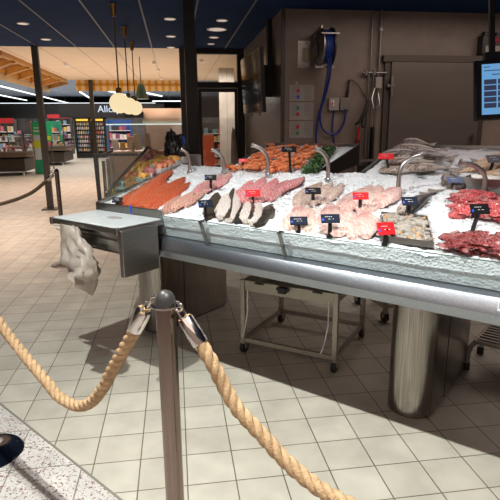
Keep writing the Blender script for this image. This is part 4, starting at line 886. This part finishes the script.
# touch screen at the right
t = thing('touch_screen', 'black monitor showing a blue menu grid, hung at the right picture edge', 'screen', (2.13, .70, 1.40))
F = Matrix.Translation((1.880, 0.650, 1.444)) @ Matrix.Rotation(math.radians(-14), 4, 'Z') @ Matrix.Rotation(math.radians(-3), 4, 'Y') @ Matrix.Rotation(math.radians(-8), 4, 'X')
bm = NB(); box(bm, 0, .52, 0, .035, 0, .372); obj('casing', bm, 'blackplastic', t, F, bevel=.008)
bm = NB(); box(bm, .042, .478, -.0012, .0005, .035, .342); sc = obj('display', bm, mat('blue_display', (.0, .0, .0), .3, emit=.62, ecol=(.22, .55, 1.0)), t, F, 0)
rr = random.Random(2)
mt = mat('menu_button', (.02, .02, .04), .3, emit=.12, ecol=(.25, .3, .6)); ml = mat('menu_button_line', (0, 0, 0), .3, emit=.5, ecol=(.5, .6, .9))
for c_ in range(5):
    for r_ in range(5):
        bm = NB(); x = .055 + c_ * .083; z = .075 + r_ * .036; box(bm, x, x + .074, -.002, -.001, z, z + .030); bt = obj('menu_button', bm, mt, sc, F, 0)
for z, x0, x1 in ((.322, .052, .09), (.300, .055, .20), (.275, .10, .40)):
    bm = NB(); box(bm, x0, x1, -.002, -.001, z, z + .005); obj('menu_line', bm, mt, sc, F, 0)
bm = NB(); bar(bm, (.12, .05, .36), (.12, .06, 1.15), .03); box(bm, .07, .17, .02, .07, .25, .42); obj('hanging_arm', bm, 'black', t, F)

# ================================================================== salad case behind the left end
t = thing('glass_salad_case', 'glass fronted salad case behind the left end of the fish counter', 'display case', (-.3, 1.4, 0))
bm = NB(); prism(bm, [(-.455, .86), (-.30, .92), (.02, 1.95), (.10, 2.6), (-.40, 2.6)], .84, .92); obj('case_body', bm, 'steel_dark', t)
bm = NB(); box(bm, -.22, -.06, 2.5, 2.9, 0, .84); obj('pedestal', bm, 'steel_dark', t)
bm = NB(); bar(bm, (-.462, .80, .93), (-.470, .80, 1.265), .022); obj('corner_post', bm, 'black', t)
bm = NB(); bar(bm, (-.48, .80, 1.262), (-.22, .80, 1.262), .018, .016); obj('top_rail', bm, 'black', t)
bm = NB(); box(bm, -.46, -.235, .797, .803, .95, 1.254); obj('end_glass', bm, 'glass_case', t, None, 0)
bm = NB()
va = [(-.43, .86, 1.02), (-.21, 2.0, 1.262), (-.02, 2.08, 1.15), (-.30, .98, 1.03)]
bm.faces.new([bm.verts.new(p) for p in va]); bmesh.ops.solidify(bm, geom=bm.faces[:], thickness=.006); obj('slanted_glass', bm, 'glass_case', t, None, 0)
bm = NB(); bar(bm, va[0], va[1], .022, .012); bar(bm, va[1], va[2], .008, .010); obj('glass_edge', bm, 'steel_dark', t)
for y in (.92, 1.12, 1.36):
    bm = NB(); bar(bm, (-.44, y, .93), (-.44, y, 1.22), .02); obj('mullion', bm, 'steel_dark', t)
bm = NB(); bar(bm, (-.45, .8, 1.255), (-.45, 1.5, 1.255), .014); obj('long_rail', bm, 'black', t)
salc = [((.65, .26, .05), (.75, .50, .14)), ((.10, .22, .05), (.35, .42, .12)), ((.50, .06, .04), (.72, .34, .16)), ((.62, .56, .42), (.74, .66, .45)), ((.30, .08, .12), (.55, .24, .2))]
SM = [mat('salad_mix_%s' % 'abcde'[i], a, .5, col2=b, scale=30) for i, (a, b) in enumerate(salc)]
WCOL = ['orange', 'green', 'red', 'cream', 'purple']; ST = [mat('tub_lid_%s' % 'abc'[i], c_, .35) for i, c_ in enumerate([(.75, .62, .18), (.45, .68, .70), (.78, .40, .18)])]
O0, O1, N0, N1 = Vector((-.915, .285)), Vector((-1.95, 1.62)), Vector((-.875, .245)), Vector((-1.39, 1.60))
NR = 9; rr = random.Random(21); k = 0
RW = ['nearest', 'second', 'third', 'fourth', 'fifth', 'sixth', 'seventh', 'eighth', 'farthest']
for r_ in range(NR):
    s0, s1 = .06 + r_ / NR * .94, .06 + (r_ + .86) / NR * .94; a0, b0, a1, b1 = O0.lerp(O1, s0), N0.lerp(N1, s0), O0.lerp(O1, s1), N0.lerp(N1, s1); nc = 1 if r_ < 3 else 2 if r_ < 6 else 3
    for c_ in range(nc):
        t0, t1 = (c_ + .05) / nc, (c_ + .92) / nc; q = [a0.lerp(b0, t0), a0.lerp(b0, t1), a1.lerp(b1, t1), a1.lerp(b1, t0)]; m_ = (q[0] + q[1] + q[2] + q[3]) / 4; z = ice_z(m_.x, m_.y) - .005 + .05 * s0; ci = rr.randrange(5)
        b = thing('salad_tub', '%s salad tub in the glass case, %s row from the front%s' % (WCOL[ci], RW[r_], {1: [''], 2: [', left one', ', right one'], 3: [', left one', ', middle one', ', right one']}[nc][c_]), 'salad tub', W(m_.x, m_.y, z - .05), 0, 'salad tubs in the case')
        bm = NB(); prism(bm, [tuple(p) for p in q], z - .05, z + .004); obj('tub', bm, ST[k % 3] if r_ < 4 else 'white', b, UV)
        if r_ >= 3:
            bm = NB()
            for g in range(7): x, y = rr.uniform(.18, .82), rr.uniform(.15, .85); p = q[0].lerp(q[1], x).lerp(q[3].lerp(q[2], x), y); blob(bm, (p.x, p.y, z + .012), min((q[1] - q[0]).length, (q[3] - q[0]).length) * .30, (1, 1, .75), .5, 2, k * 9 + g, 2)
            obj('salad', bm, SM[ci], b, UV)
        k += 1
for i, (s_, w_) in enumerate(((.10, .5), (.22, .5), (.34, .5), (.46, .3), (.58, .7), (.80, .2))):
    p = O0.lerp(O1, s_).lerp(N0.lerp(N1, s_), w_); bm = NB(); z = ice_z(p.x, p.y) + .004 + .05 * s_; bar(bm, (p.x - .03, p.y, z + .02), (p.x + .03, p.y - .02, z + .02), .003, .034); o = obj('shelf_card', bm, mat('card_%d' % i, [(.75, .6, .1), (.35, .65, .7), (.7, .3, .1), (.75, .7, .3), (.2, .6, .6), (.7, .6, .5)][i], .5), None, UV)
    tag(o, '%s paper card standing in the salad case' % ['yellow', 'pale blue', 'orange', 'pale yellow', 'teal', 'beige'][i], 'card', 'cards in the salad case')
# post with black bag, white carton behind
t = thing('utility_post', 'short steel post behind the ice with a crumpled black bag tied round it', 'post', (.02, 2.1, 0))
bm = NB(); box(bm, .0, .045, 2.08, 2.125, 0, 1.26); obj('upright', bm, 'cart', t)
bm = NB()
for i, (c_, r_, s) in enumerate((((-.01, 2.03, 1.30), .055, (.8, .7, 1.6)), ((.05, 2.03, 1.27), .055, (1, .7, 1.4)), ((.09, 2.04, 1.24), .045, (.9, .7, 1)), ((-.05, 2.04, 1.25), .045, (.6, .7, 2.2)), ((-.02, 2.05, 1.36), .03, (1, .8, 1)), ((.02, 2.03, 1.20), .05, (1.2, .6, 1)))):
    blob(bm, c_, r_, s, .8, 2.2, i + 30, 3)
obj('black_bag', bm, 'blackplastic', t, smooth=25)
bm = NB(); tube(bm, [(.085, 2.02, 1.28), (.08, 2.02, 1.345)], .012, 8); obj('blue_cap', bm, 'blueprint', t)
bm = NB(); box(bm, .06, .24, 2.3, 2.5, 0, 1.17); o = obj('white_carton', bm, mat('cream_carton', (.62, .55, .50), .6), None, bevel=.004); tag(o, 'tall cream carton standing behind the ice by the black pillar', 'carton')
bm = NB(); rings = []
for i in range(9):
    q = i / 8; z = 1.38 - q * .75; rings.append([(1.07 + .02 * q + (.02 + .055 * q ** .6) * math.cos(a) * (1 + .2 * noise.noise(Vector((a * 1.3, q * 3, 1)))), 7.0 + .03 * math.sin(a), z) for a in [2 * math.pi * k_ / 20 for k_ in range(20)]])
o = obj('white_sack', loft(bm, rings), 'bag', smooth=50); tag(o, 'white sheet hanging in front of the glass door at its right side', 'sheet')
bm = NB(); bar(bm, (1.07, 7.0, 1.36), (1.07, 7.11, 1.40), .012); obj('hanger', bm, 'black', o)
# ================================================================== the market hall behind
# awning of honey wood at the left
t = thing('wooden_awning', 'honey coloured wooden awning frame with fluted skirt at the upper left', 'awning', (-3.3, 11, 2.5))
bm = NB(); bar(bm, (-3.0, 7.7, 2.72), (-3.0, 13.5, 2.72), .10, .09); obj('beam', bm, 'wood', t)
bm = NB(); bar(bm, (-3.62, 8.6, 2.62), (-3.62, 14.2, 2.62), .10, .07); obj('beam', bm, 'wood', t)
for i in range(6):
    y = 8.5 + i * 1.02; bm = NB(); bar(bm, (-3.0, y, 2.71), (-3.62, y + .55, 2.62), .09, .16); obj('cross_beam', bm, 'wood', t)
bm = NB(); prism(bm, [(-3.05, 7.7), (-3.6, 8.4), (-3.6, 14.1), (-3.05, 13.5)], 2.745, 2.76); obj('infill', bm, 'beige', t)
for x, y in ((-3.62, 9.2), (-3.62, 13.6)): bm = NB(); bar(bm, (x, y, 2.6), (x, y, 3.55), .03); obj('hanger_rod', bm, 'black', t)
bm = NB(); box(bm, -3.66, -3.62, 8.6, 14.2, 2.44, 2.60); obj('fluted_skirt', bm, 'flute', t)
# striped canvas valance
t = thing('striped_valance', 'yellow and cream striped canvas valance along the pale ceiling edge', 'valance', (-1.2, 13.62, 2.45))
bm = NB(); box(bm, -2.75, .33, 13.62, 13.66, 2.66, 2.80); obj('upper_band', bm, 'valance', t, None, 0)
bm = NB(); box(bm, -2.75, .33, 13.60, 13.66, 2.59, 2.66); obj('middle_band', bm, 'valance_band', t, None, 0)
bm = NB(); box(bm, -2.75, .33, 13.62, 13.66, 2.45, 2.59); obj('lower_band', bm, 'valance', t, None, 0)
# led strips
for i, (a, b, l) in enumerate((((-6.45, 18.97, 2.97), (-6.8, 35, 2.97), 'long led strip running away, at the far left of the hall'), ((-4.1, 22.4, 2.97), (-4.45, 27.5, 2.97), 'short led strip above the drinks fridge'),
                        ((-8.2, 22, 2.97), (-8.4, 30, 2.97), 'led strip at the left picture edge, outermost one'), ((-13.5, 35.8, 3.06), (-1.2, 35.8, 3.06), 'led line crossing above the black sign band'),
                        ((1.0, 11.5, 2.5), (1.9, 15, 2.5), 'led strip seen through the glass door'), ((-.9, 16, 2.55), (-.4, 18, 2.55), 'short led strip right of the globe lamps'), ((-2.1, 16, 2.6), (-1.65, 19, 2.6), 'led strip behind the globe lamps'), ((-.3, 20, 2.9), (.5, 20, 2.9), 'crosswise led strip right of the green shade'), ((-.9, 22, 2.55), (.6, 22, 2.55), 'lower crosswise led strip right of the green shade'))):
    bm = NB(); bar(bm, a, b, .07, .04); o = obj('led_strip', bm, 'led', None, None, 0); tag(o, l, 'strip light', 'led strips of the hall')
    m_ = (Vector(a) + Vector(b)) / 2; bm = NB(); bar(bm, (m_.x, m_.y, m_.z + .02), (m_.x, m_.y, 3.55), .02); obj('hanger', bm, 'post_grey', o)
# black bulkhead with lit lettering
bm = NB(); box(bm, -14, -.6, 36.0, 36.3, 2.05, 3.02); struct('wall_market', bm, 'black')
bm = NB(); box(bm, -14, 6.1, 36.1, 36.2, 0, 2.05); struct('wall_market', bm, mat('dim_market_wall', (.16, .15, .16), .6, col2=(.08, .08, .09), scale=1.2))
cu = bpy.data.curves.new('lettering', 'FONT'); cu.body = 'Allcap'; cu.size = .85; cu.extrude = .02; cu.resolution_u = 3
tmp = bpy.data.objects.new('tmp', cu); C.objects.link(tmp); dg = bpy.context.evaluated_depsgraph_get(); me = bpy.data.meshes.new_from_object(tmp.evaluated_get(dg)); bpy.data.objects.remove(tmp)
bm = NB(); bm.from_mesh(me); F = Matrix.Translation((-3.46, 22.9, 2.10)) @ Matrix.Rotation(math.radians(90), 4, 'X') @ Matrix.Scale(.50, 4)
t = thing('shop_sign', 'black sign board with pale lit lettering above the drinks fridge', 'sign', (-2.7, 22.95, 1.84))
bm2 = NB(); box(bm2, -5.2, -.95, 22.93, 23.03, 1.86, 2.50); obj('board', bm2, 'black', t)
obj('lettering', bm, mat('lit_lettering', (.5, .6, .7), .4, emit=.45, ecol=(.65, .8, 1)), t, F, 0)
# drinks fridge
t = thing('drinks_fridge', 'tall black drinks fridge with yellow lit header, behind the thin brown post', 'fridge', (-3.9, 23.3, 0))
bm = NB(); box(bm, -4.60, -3.18, 23.05, 23.7, 0, .25); box(bm, -4.60, -4.53, 23.05, 23.7, .25, 1.85); box(bm, -3.25, -3.18, 23.05, 23.7, .25, 1.85); box(bm, -3.93, -3.85, 23.05, 23.7, .25, 1.85); box(bm, -4.53, -3.25, 23.6, 23.7, .25, 1.85); box(bm, -4.6, -3.18, 23.05, 23.7, 1.80, 1.85); obj('cabinet', bm, 'black', t)
my = mat('yellow_header', (.8, .5, .05), .4, emit=.75, ecol=(1, .62, .08))
for x0, x1 in ((-4.5, -3.96), (-3.82, -3.28)): bm = NB(); box(bm, x0, x1, 23.02, 23.05, 1.71, 1.80); obj('header', bm, my, t, None, 0)
for r_ in range(7): bm = NB(); box(bm, -4.53, -3.25, 23.15, 23.6, .30 + r_ * .20, .32 + r_ * .20); obj('shelf', bm, 'steel_dark', t)
rr = random.Random(4)
PC = [mat('goods_%d' % i, c, .5) for i, c in enumerate([(.70, .14, .12), (.25, .42, .62), (.80, .74, .68), (.78, .52, .16), (.66, .60, .62), (.85, .80, .78), (.30, .08, .22), (.05, .06, .08), (.7, .2, .25), (.15, .5, .55)])]
pb = []
for c_ in PC[:6]:
    bm = NB(); lathe(bm, [(.028, 0), (.03, .01), (.03, .09), (.012, .125), (.012, .145), (0, .146)], (0, 0, 0), 8); o = obj('bottle', bm, c_, None, None, 40); pb.append(o); tag(o, 'small bottle standing on a shelf of the black drinks fridge', 'bottle', 'bottles in the drinks fridge')
used = set()
for r_ in range(7):
    for b_ in range(2):
        for c_ in range(7):
            k_ = rr.randrange(6); loc = (-4.49 + b_ * .68 + c_ * .083, 23.2, .32 + r_ * .20)
            if k_ not in used: pb[k_].location = loc; used.add(k_)
            else: c2 = pb[k_].copy(); C.objects.link(c2); c2.location = loc
# gondola shelves and boxes along the back
def rack(name, label, x0, x1, y, h, rows, cols, m, sd, grp, glabel, top=None, rest=None):
    t = thing(name, label, 'shelf rack', ((x0 + x1) / 2, y, 0)); rr = random.Random(sd)
    bm = NB(); box(bm, x0, x1, y + .3, y + .4, 0, h); obj('back_panel', bm, m, t)
    for x in (x0, x1 - .05): bm = NB(); box(bm, x, x + .05, y - .1, y + .4, 0, h); obj('upright', bm, m, t)
    for r_ in range(rows): bm = NB(); z = .15 + r_ * (h - .25) / rows; box(bm, x0, x1, y - .08, y + .3, z - .03, z); obj('shelf', bm, 'white', t)
    if top: bm = NB(); box(bm, x0, x1, y - .14, y - .08, h - .14, h + .06); obj('header', bm, top, t)
    for r_ in range(rows):
        z = .15 + r_ * (h - .25) / rows; hh = (h - .25) / rows * .72
        for c_ in range(cols):
            if rr.random() < .1: continue
            w_ = (x1 - x0 - .12) / cols; x = x0 + .06 + c_ * w_; bm = NB(); box(bm, x + .01, x + w_ * .92, y - .05, y + .1, z, z + hh * rr.uniform(.6, 1)); o = obj('packet', bm, rr.choice(PC), None, None, 0); tag(o, glabel, 'packet', grp)
M['teal'] = mat('teal_panel', (.03, .30, .20), .5)
rack('shelf_rack', 'grey shelf rack with white topped packets at the far left', -7.9, -6.5, 20.5, 1.75, 4, 10, 'post_grey', 1, 'packets of the far left rack', 'small packet on the far left grey rack', 'redprint')
rack('shelf_rack', 'shelf rack between green banner and the red topped cabinet', -6.0, -4.9, 21.5, 1.7, 4, 9, 'teal', 2, 'packets of the teal rack', 'small packet on the teal shelf rack')
rack('shelf_rack', 'grey cabinet with a red top strip, left of the drinks fridge', -6.75, -5.55, 27.5, 2.05, 5, 6, 'post_grey', 3, 'packets of the red topped cabinet', 'small packet in the red topped cabinet', 'redprint')
rack('shelf_rack', 'distant shelf rack seen through the glass door', .95, 2.3, 15.5, 1.55, 5, 8, 'post_grey', 4, 'packets beyond the glass door', 'small packet on the rack beyond the glass door')
rack('shelf_rack', 'low blue shelf rack right of the drinks fridge', -3.0, -1.9, 22.0, 1.75, 4, 6, mat('blue_panel', (.04, .12, .4), .5), 5, 'packets of the blue rack', 'small packet on the blue rack right of the drinks fridge')
# chilled islands
def island(label, x0, x1, y0, y1, sd):
    t = thing('chilled_island', label, 'chilled island', ((x0 + x1) / 2, y0, 0)); rr = random.Random(sd)
    bm = NB(); box(bm, x0 + .1, x1 - .12, y0 + .12, y1, .12, .50); obj('base', bm, mat('island_base', (.045, .035, .03), .5), t)
    bm = NB(); box(bm, x0, x1, y0, y1, .56, .74); b = obj('tub', bm, mat('island_tub', (.16, .11, .08), .4), t, bevel=.02)
    bm = NB(); box(bm, x0 - .01, x1 + .01, y0 - .02, y0, .68, .73); box(bm, x1, x1 + .02, y0, y1, .68, .73); obj('bumper', bm, 'steel_dark', b)
    bm = NB(); box(bm, x0 + .02, x1 - .02, y0 + .02, y0 + .03, .74, 1.12); box(bm, x1 - .03, x1 - .02, y0 + .03, y1, .74, 1.12); obj('glass_side', bm, 'glass_part', t, None, 0)
    n_ = max(2, int((x1 - x0) / .9))
    for i in range(n_ + 1): x = x0 + .04 + (x1 - x0 - .08) * i / n_; bm = NB(); bar(bm, (x, y0 + .04, .74), (x, y0 + .04, 1.30), .035); obj('upright', bm, 'post_grey', t)
    bm = NB(); box(bm, x0, x1, y0 + .3, y0 + .7, 1.14, 1.17); obj('glass_shelf', bm, 'steel', t)
    for x in (x0 + .2, x1 - .2): bm = NB(); bar(bm, (x, y0 + .2, .12), (x, y0 + .2, 0), .05); lathe(bm, [(.05, 0), (.04, .03)], (x, y0 + .2, 0), 10); obj('foot', bm, 'steel', t)
    for i in range(int((x1 - x0) * 11)):
        x = rr.uniform(x0 + .08, x1 - .15); y = rr.uniform(y0 + .08, y0 + .5); bm = NB(); s = rr.uniform(.06, .13); top = rr.random() < .35; z = 1.171 if top else .742
        if top: y = rr.uniform(y0 + .32, y0 + .55)
        box(bm, x, x + s, y, y + s, z, z + rr.uniform(.05, .2 if not top else .14)); o = obj('packet', bm, rr.choice(PC), None, None, 0, bevel=.01); tag(o, 'small packet in the ' + label.split(' with')[0], 'packet', 'packets of the ' + label.split(' with')[0])
island('nearer chilled island at the left picture edge with dark base', -7.2, -4.42, 14.0, 15.6, 1)
island('farther chilled island behind the green banner with brown tub', -6.2, -4.1, 18.2, 20.2, 2)
# green banner
t = thing('green_banner', 'tall green and white banner with yellow disc behind the left pillar', 'banner', (-4.15, 14.5, 0))
bm = NB(); box(bm, -4.32, -4.02, 14.50, 14.56, 0, 1.60); obj('panel', bm, M['teal'], t)
bm = NB(); box(bm, -4.35, -4.32, 14.48, 14.58, 0, 1.62); obj('edge', bm, mat('tan_edge', (.45, .3, .18), .5), t)
mg = mat('leaf_green_print', (.03, .50, .22), .5); mw = mat('pale_blue_print', (.55, .68, .85), .5); myl = mat('lime_disc', (.62, .75, .05), .5)
for z0, z1, m_ in ((1.2, 1.56, mg), (.45, 1.2, mw), (.02, .45, mat('deep_green_print', (.01, .36, .22), .5))): bm = NB(); box(bm, -4.30, -4.03, 14.492, 14.499, z0, z1); obj('print', bm, m_, t, None, 0)
bm = NB(); lathe(bm, [(0, 0), (.13, 0), (.13, .004), (0, .004)], (0, 0, 0), 24); obj('disc', bm, myl, t, Matrix.Translation((-4.20, 14.49, .92)) @ Matrix.Rotation(math.radians(90), 4, 'X'), 0)
bm = NB(); box(bm, -4.28, -4.05, 14.486, 14.491, 1.30, 1.345); box(bm, -4.26, -4.10, 14.486, 14.491, 1.40, 1.43); obj('white_lines', bm, 'white', t, None, 0)
t = thing('green_banner', 'smaller green sign just right of the left pillar', 'banner', (-3.9, 16.5, 0))
bm = NB(); box(bm, -4.45, -4.18, 16.5, 16.55, .95, 1.62); obj('panel', bm, mg, t)
bm = NB(); box(bm, -4.25, -4.21, 16.51, 16.54, 0, .95); obj('pole', bm, 'post_grey', t)
bm = NB(); box(bm, -4.40, -4.24, 16.49, 16.499, 1.0, 1.14); obj('print', bm, myl, t, None, 0)
# red crate far, orange crate
for i, (x, y, m_, l) in enumerate(((-5.0, 27.0, 'redprint', 'orange-red crate on the floor in front of the red topped cabinet'), (.66, 11.5, 'redprint', 'red crates stacked beyond the glass door'))):
    bm = NB(); box(bm, x, x + (.5 if i == 0 else .4), y, y + .3, 0, .55 if i == 0 else 1.2)
    for k_ in range(3): box(bm, x + .02, x + .38, y - .02, y, .08 + k_ * (.17 if i == 0 else .28), .11 + k_ * (.17 if i == 0 else .28))
    o = obj('crate', bm, mat('orange_red_plastic', [(.7, .10, .03), (.42, .08, .03)][i], .4), None); tag(o, l, 'crate')
# neighbouring counter under the globe lamps
t = thing('neighbour_counter', 'neighbouring service counter with pale curved canopy and a thin light line', 'counter', (-.3, 8.6, 0))
bm = NB(); box(bm, -1.35, .20, 8.6, 9.3, 0, .93); obj('front', bm, mat('grey_blue_reflection', (.48, .45, .47), .3, col2=(.58, .50, .44), scale=1.6, stretch=(.5, 1, 4)), t)  # grey tone stands in for blurred reflections in the counter glass
bm = NB(); rings = []
for i in range(9):
    a = i / 8; rings.append([(-.62 + .32 * a * 0, 8.9 - .35 * math.cos(a * 1.5), 1.50 + .30 * math.sin(a * 1.5)), (.20, 8.9 - .35 * math.cos(a * 1.5), 1.50 + .30 * math.sin(a * 1.5))])
loft(bm, rings, closed=False); o = obj('curved_canopy', bm, mat('pale_canopy', (.85, .72, .60), .4, col2=(.76, .62, .52), scale=2), t, smooth=60); sm = o.modifiers.new('t', 'SOLIDIFY'); sm.thickness = .02
bm = NB(); bar(bm, (-1.35, 8.52, 1.475), (.20, 8.52, 1.475), .025, .02); obj('light_line', bm, mat('cool_light_line', (.8, 1, .95), .4, emit=.8, ecol=(.7, 1, .95)), t, None, 0)
bm = NB(); box(bm, -.55, .20, 8.55, 8.56, .95, 1.45); obj('glass_screen', bm, 'glass_case', t, None, 0)
bm = NB(); box(bm, -.60, .20, 9.22, 9.26, .93, 1.50); obj('reflection_panel', bm, mat('grey_lilac_reflection', (.46, .42, .44), .35, col2=(.58, .48, .42), scale=1.2, stretch=(.5, 1, 3)), t)  # panel added behind the glass; its colour imitates the glass's reflections
bm = NB(); box(bm, -.98, -.60, 8.5, 8.8, 1.60, 1.72); obj('lamp_tray', bm, 'black', t)
for x in (-1.33, -.58, .18): bm = NB(); bar(bm, (x, 8.7, .93), (x, 8.7, 1.48), .03); obj('upright', bm, 'steel_dark', t)
rr = random.Random(8)
mb = [mat('kraft_%d' % i, c, .6) for i, c in enumerate([(.60, .45, .35), (.66, .58, .48), (.55, .40, .32), (.72, .70, .66), (.70, .40, .12)])]
for i, (px, w_, h_, y_) in enumerate(((-1.25, .13, .22, 8.62), (-1.10, .10, .18, 8.62), (-.98, .16, .30, 8.75), (-.80, .15, .34, 8.66), (-.62, .14, .36, 8.78))):
    bm = NB(); F = Matrix.Translation((px, y_, .932)) @ Matrix.Rotation(math.radians(-8 + 5 * (i % 3)), 4, 'Y'); box(bm, 0, w_, 0, .06, 0.012, h_)
    o = obj('paper_bag', bm, mb[[3, 4, 0, 1, 2][i]], None, F, bevel=.008); tag(o, '%s board or bag standing on the neighbouring counter, %s of five' % (['white', 'orange', 'brown', 'beige', 'pinkish brown'][i], ['leftmost', 'second', 'middle', 'fourth', 'rightmost'][i]), 'bag', 'bags on the neighbouring counter')
for k_ in range(4):
    bm = NB(); lathe(bm, [(.035, 0), (.055, .04), (.055, .045), (.035, .01)], (-.86, 8.56, .935 + k_ * .05), 14); o = obj('bowl', bm, 'steel', None); tag(o, 'small steel bowl in the stack before the beige bag, %s' % ['lowest', 'second from below', 'third from below', 'topmost'][k_], 'bowl', 'stacked bowls')
# green shade
t = thing('pendant_lamp', 'dark green conical lamp shade right of the globe lamps', 'lamp', (-.60, 8.5, 1.95))
bm = NB(); lathe(bm, [(.145, 0), (.12, .04), (.07, .24), (.03, .30), (0, .31)], (-.60, 8.3, 1.96), 20); obj('shade', bm, mat('dark_green_enamel', (.01, .06, .03), .3), t)
bm = NB(); tube(bm, [(-.60, 8.3, 2.26), (-.60, 8.3, CZ)], .008, 6); obj('cord', bm, 'black', t)
# tiled wall beyond the glass door
bm = NB(); box(bm, .98, 1.30, 8.7, 8.8, 0, 2.6); struct('wall_tiled', bm, tile_mat('white_wall_tile_x', .25, (.82, .75, .68), (.80, .73, .66), (.5, .44, .38), .01, rough=.35, row=.10, offset=.5, bumpg=False))

# ================================================================== light
def spot(name, loc, to, power, size=60, blend=.4, rad=.03, col=(1, 1, 1)):
    l = bpy.data.lights.new(name, 'SPOT'); l.energy = power; l.spot_size = math.radians(size); l.spot_blend = blend; l.shadow_soft_size = rad; l.color = col
    o = bpy.data.objects.new(name, l); C.objects.link(o); o.location = loc; o.rotation_euler = (Vector(to) - Vector(loc)).to_track_quat('-Z', 'Y').to_euler(); return o
LV, LZ = -.905, 2.70
for i, u in enumerate((.0, 1.55)):
    spot('counter_spot', W(u, LV, LZ), W(u - .15 * (1 - i), LV + .42, 0), (235, 205)[i], (116, 90)[i], .5, .022, (1.0, 1.0, .95))
for i, u in enumerate((-.55, .5, 1.5)):
    spot('rear_spot', W(u, .9, LZ), W(u, .98, 1.1), 36, 80, .7, .04, (1.0, .92, .91))
def area(name, loc, sx, sy, power, col, rot=(0, 0, 0), spread=180):
    l = bpy.data.lights.new(name, 'AREA'); l.spread = math.radians(spread); l.shape = 'RECTANGLE'; l.size = sx; l.size_y = sy; l.energy = power; l.color = col
    o = bpy.data.objects.new(name, l); C.objects.link(o); o.location = loc; o.rotation_euler = rot; return o
area('hall_light', (-4, 24, 3.3), 12, 20, 1250, (1, .86, .76))
area('passage_light', (-2.2, 10.5, 2.70), 5.5, 5.0, 100, (1, .66, .50), spread=110)
area('passage_ceiling_fill', (-1.4, 10.2, 1.6), 5.4, 6.2, 56, (1, .84, .70), (math.pi, 0, 0))  # unseen upward fill, added to brighten the pale ceiling
area('aisle_light', (-2.6, 4.6, 2.70), 2.5, 4.0, 66, (1, .74, .61), spread=95)
area('shop_ambient_fill', (-1.5, -3.2, 2.6), 4.0, 3.0, 55, (1, .78, .68))  # unseen fill for the shop's ambient level, no fitting
area('kiosk_wall_fill', (3.5, 2.3, 2.70), 3.6, 1.6, 36, (1, .80, .70))  # fill added to brighten the kiosk's back wall
area('hall_bounce_fill', (-5, 26, 1.9), 12, 20, 300, (.8, .9, 1), (math.pi, 0, 0))  # added upward fill, imitates floor bounce on the dark hall ceiling
spot('tile_wall_fill', (.85, 7.6, 2.65), (1.1, 8.7, 1.5), 90, 80, .6, .05, (1, .9, .8))  # spot added to lift the tiled wall beyond the door
w = bpy.data.worlds.new('world'); bpy.context.scene.world = w; w.use_nodes = True
w.node_tree.nodes['Background'].inputs[0].default_value = (1.0, .72, .58, 1); w.node_tree.nodes['Background'].inputs[1].default_value = .36

# ================================================================== camera
cd = bpy.data.cameras.new('camera'); cam = bpy.data.objects.new('camera', cd); C.objects.link(cam)
cd.sensor_fit = 'HORIZONTAL'; cd.sensor_width = 36; cd.lens = 36 * 508.99 / 500; cd.clip_start = .05; cd.clip_end = 200
cam.matrix_world = Matrix(((0.989494, 0.041639, -0.138445, 0.003957), (-0.144364, 0.233361, -0.961614, -2.412243), (-0.007733, 0.971498, 0.236920, 1.425512), (0.000000, 0.000000, 0.000000, 1.000000)))
sc = bpy.context.scene; sc.camera = cam
sc.view_settings.view_transform = 'Standard'; sc.view_settings.look = 'None'; sc.view_settings.exposure = 0.0; sc.view_settings.gamma = 1.0; sc.view_settings.use_curve_mapping = False
sc.cycles.max_bounces = 8; sc.cycles.transparent_max_bounces = 16; sc.cycles.caustics_reflective = False; sc.cycles.caustics_refractive = False; sc.cycles.sample_clamp_indirect = 4
try: sc.cycles.use_denoising = True
except Exception: pass
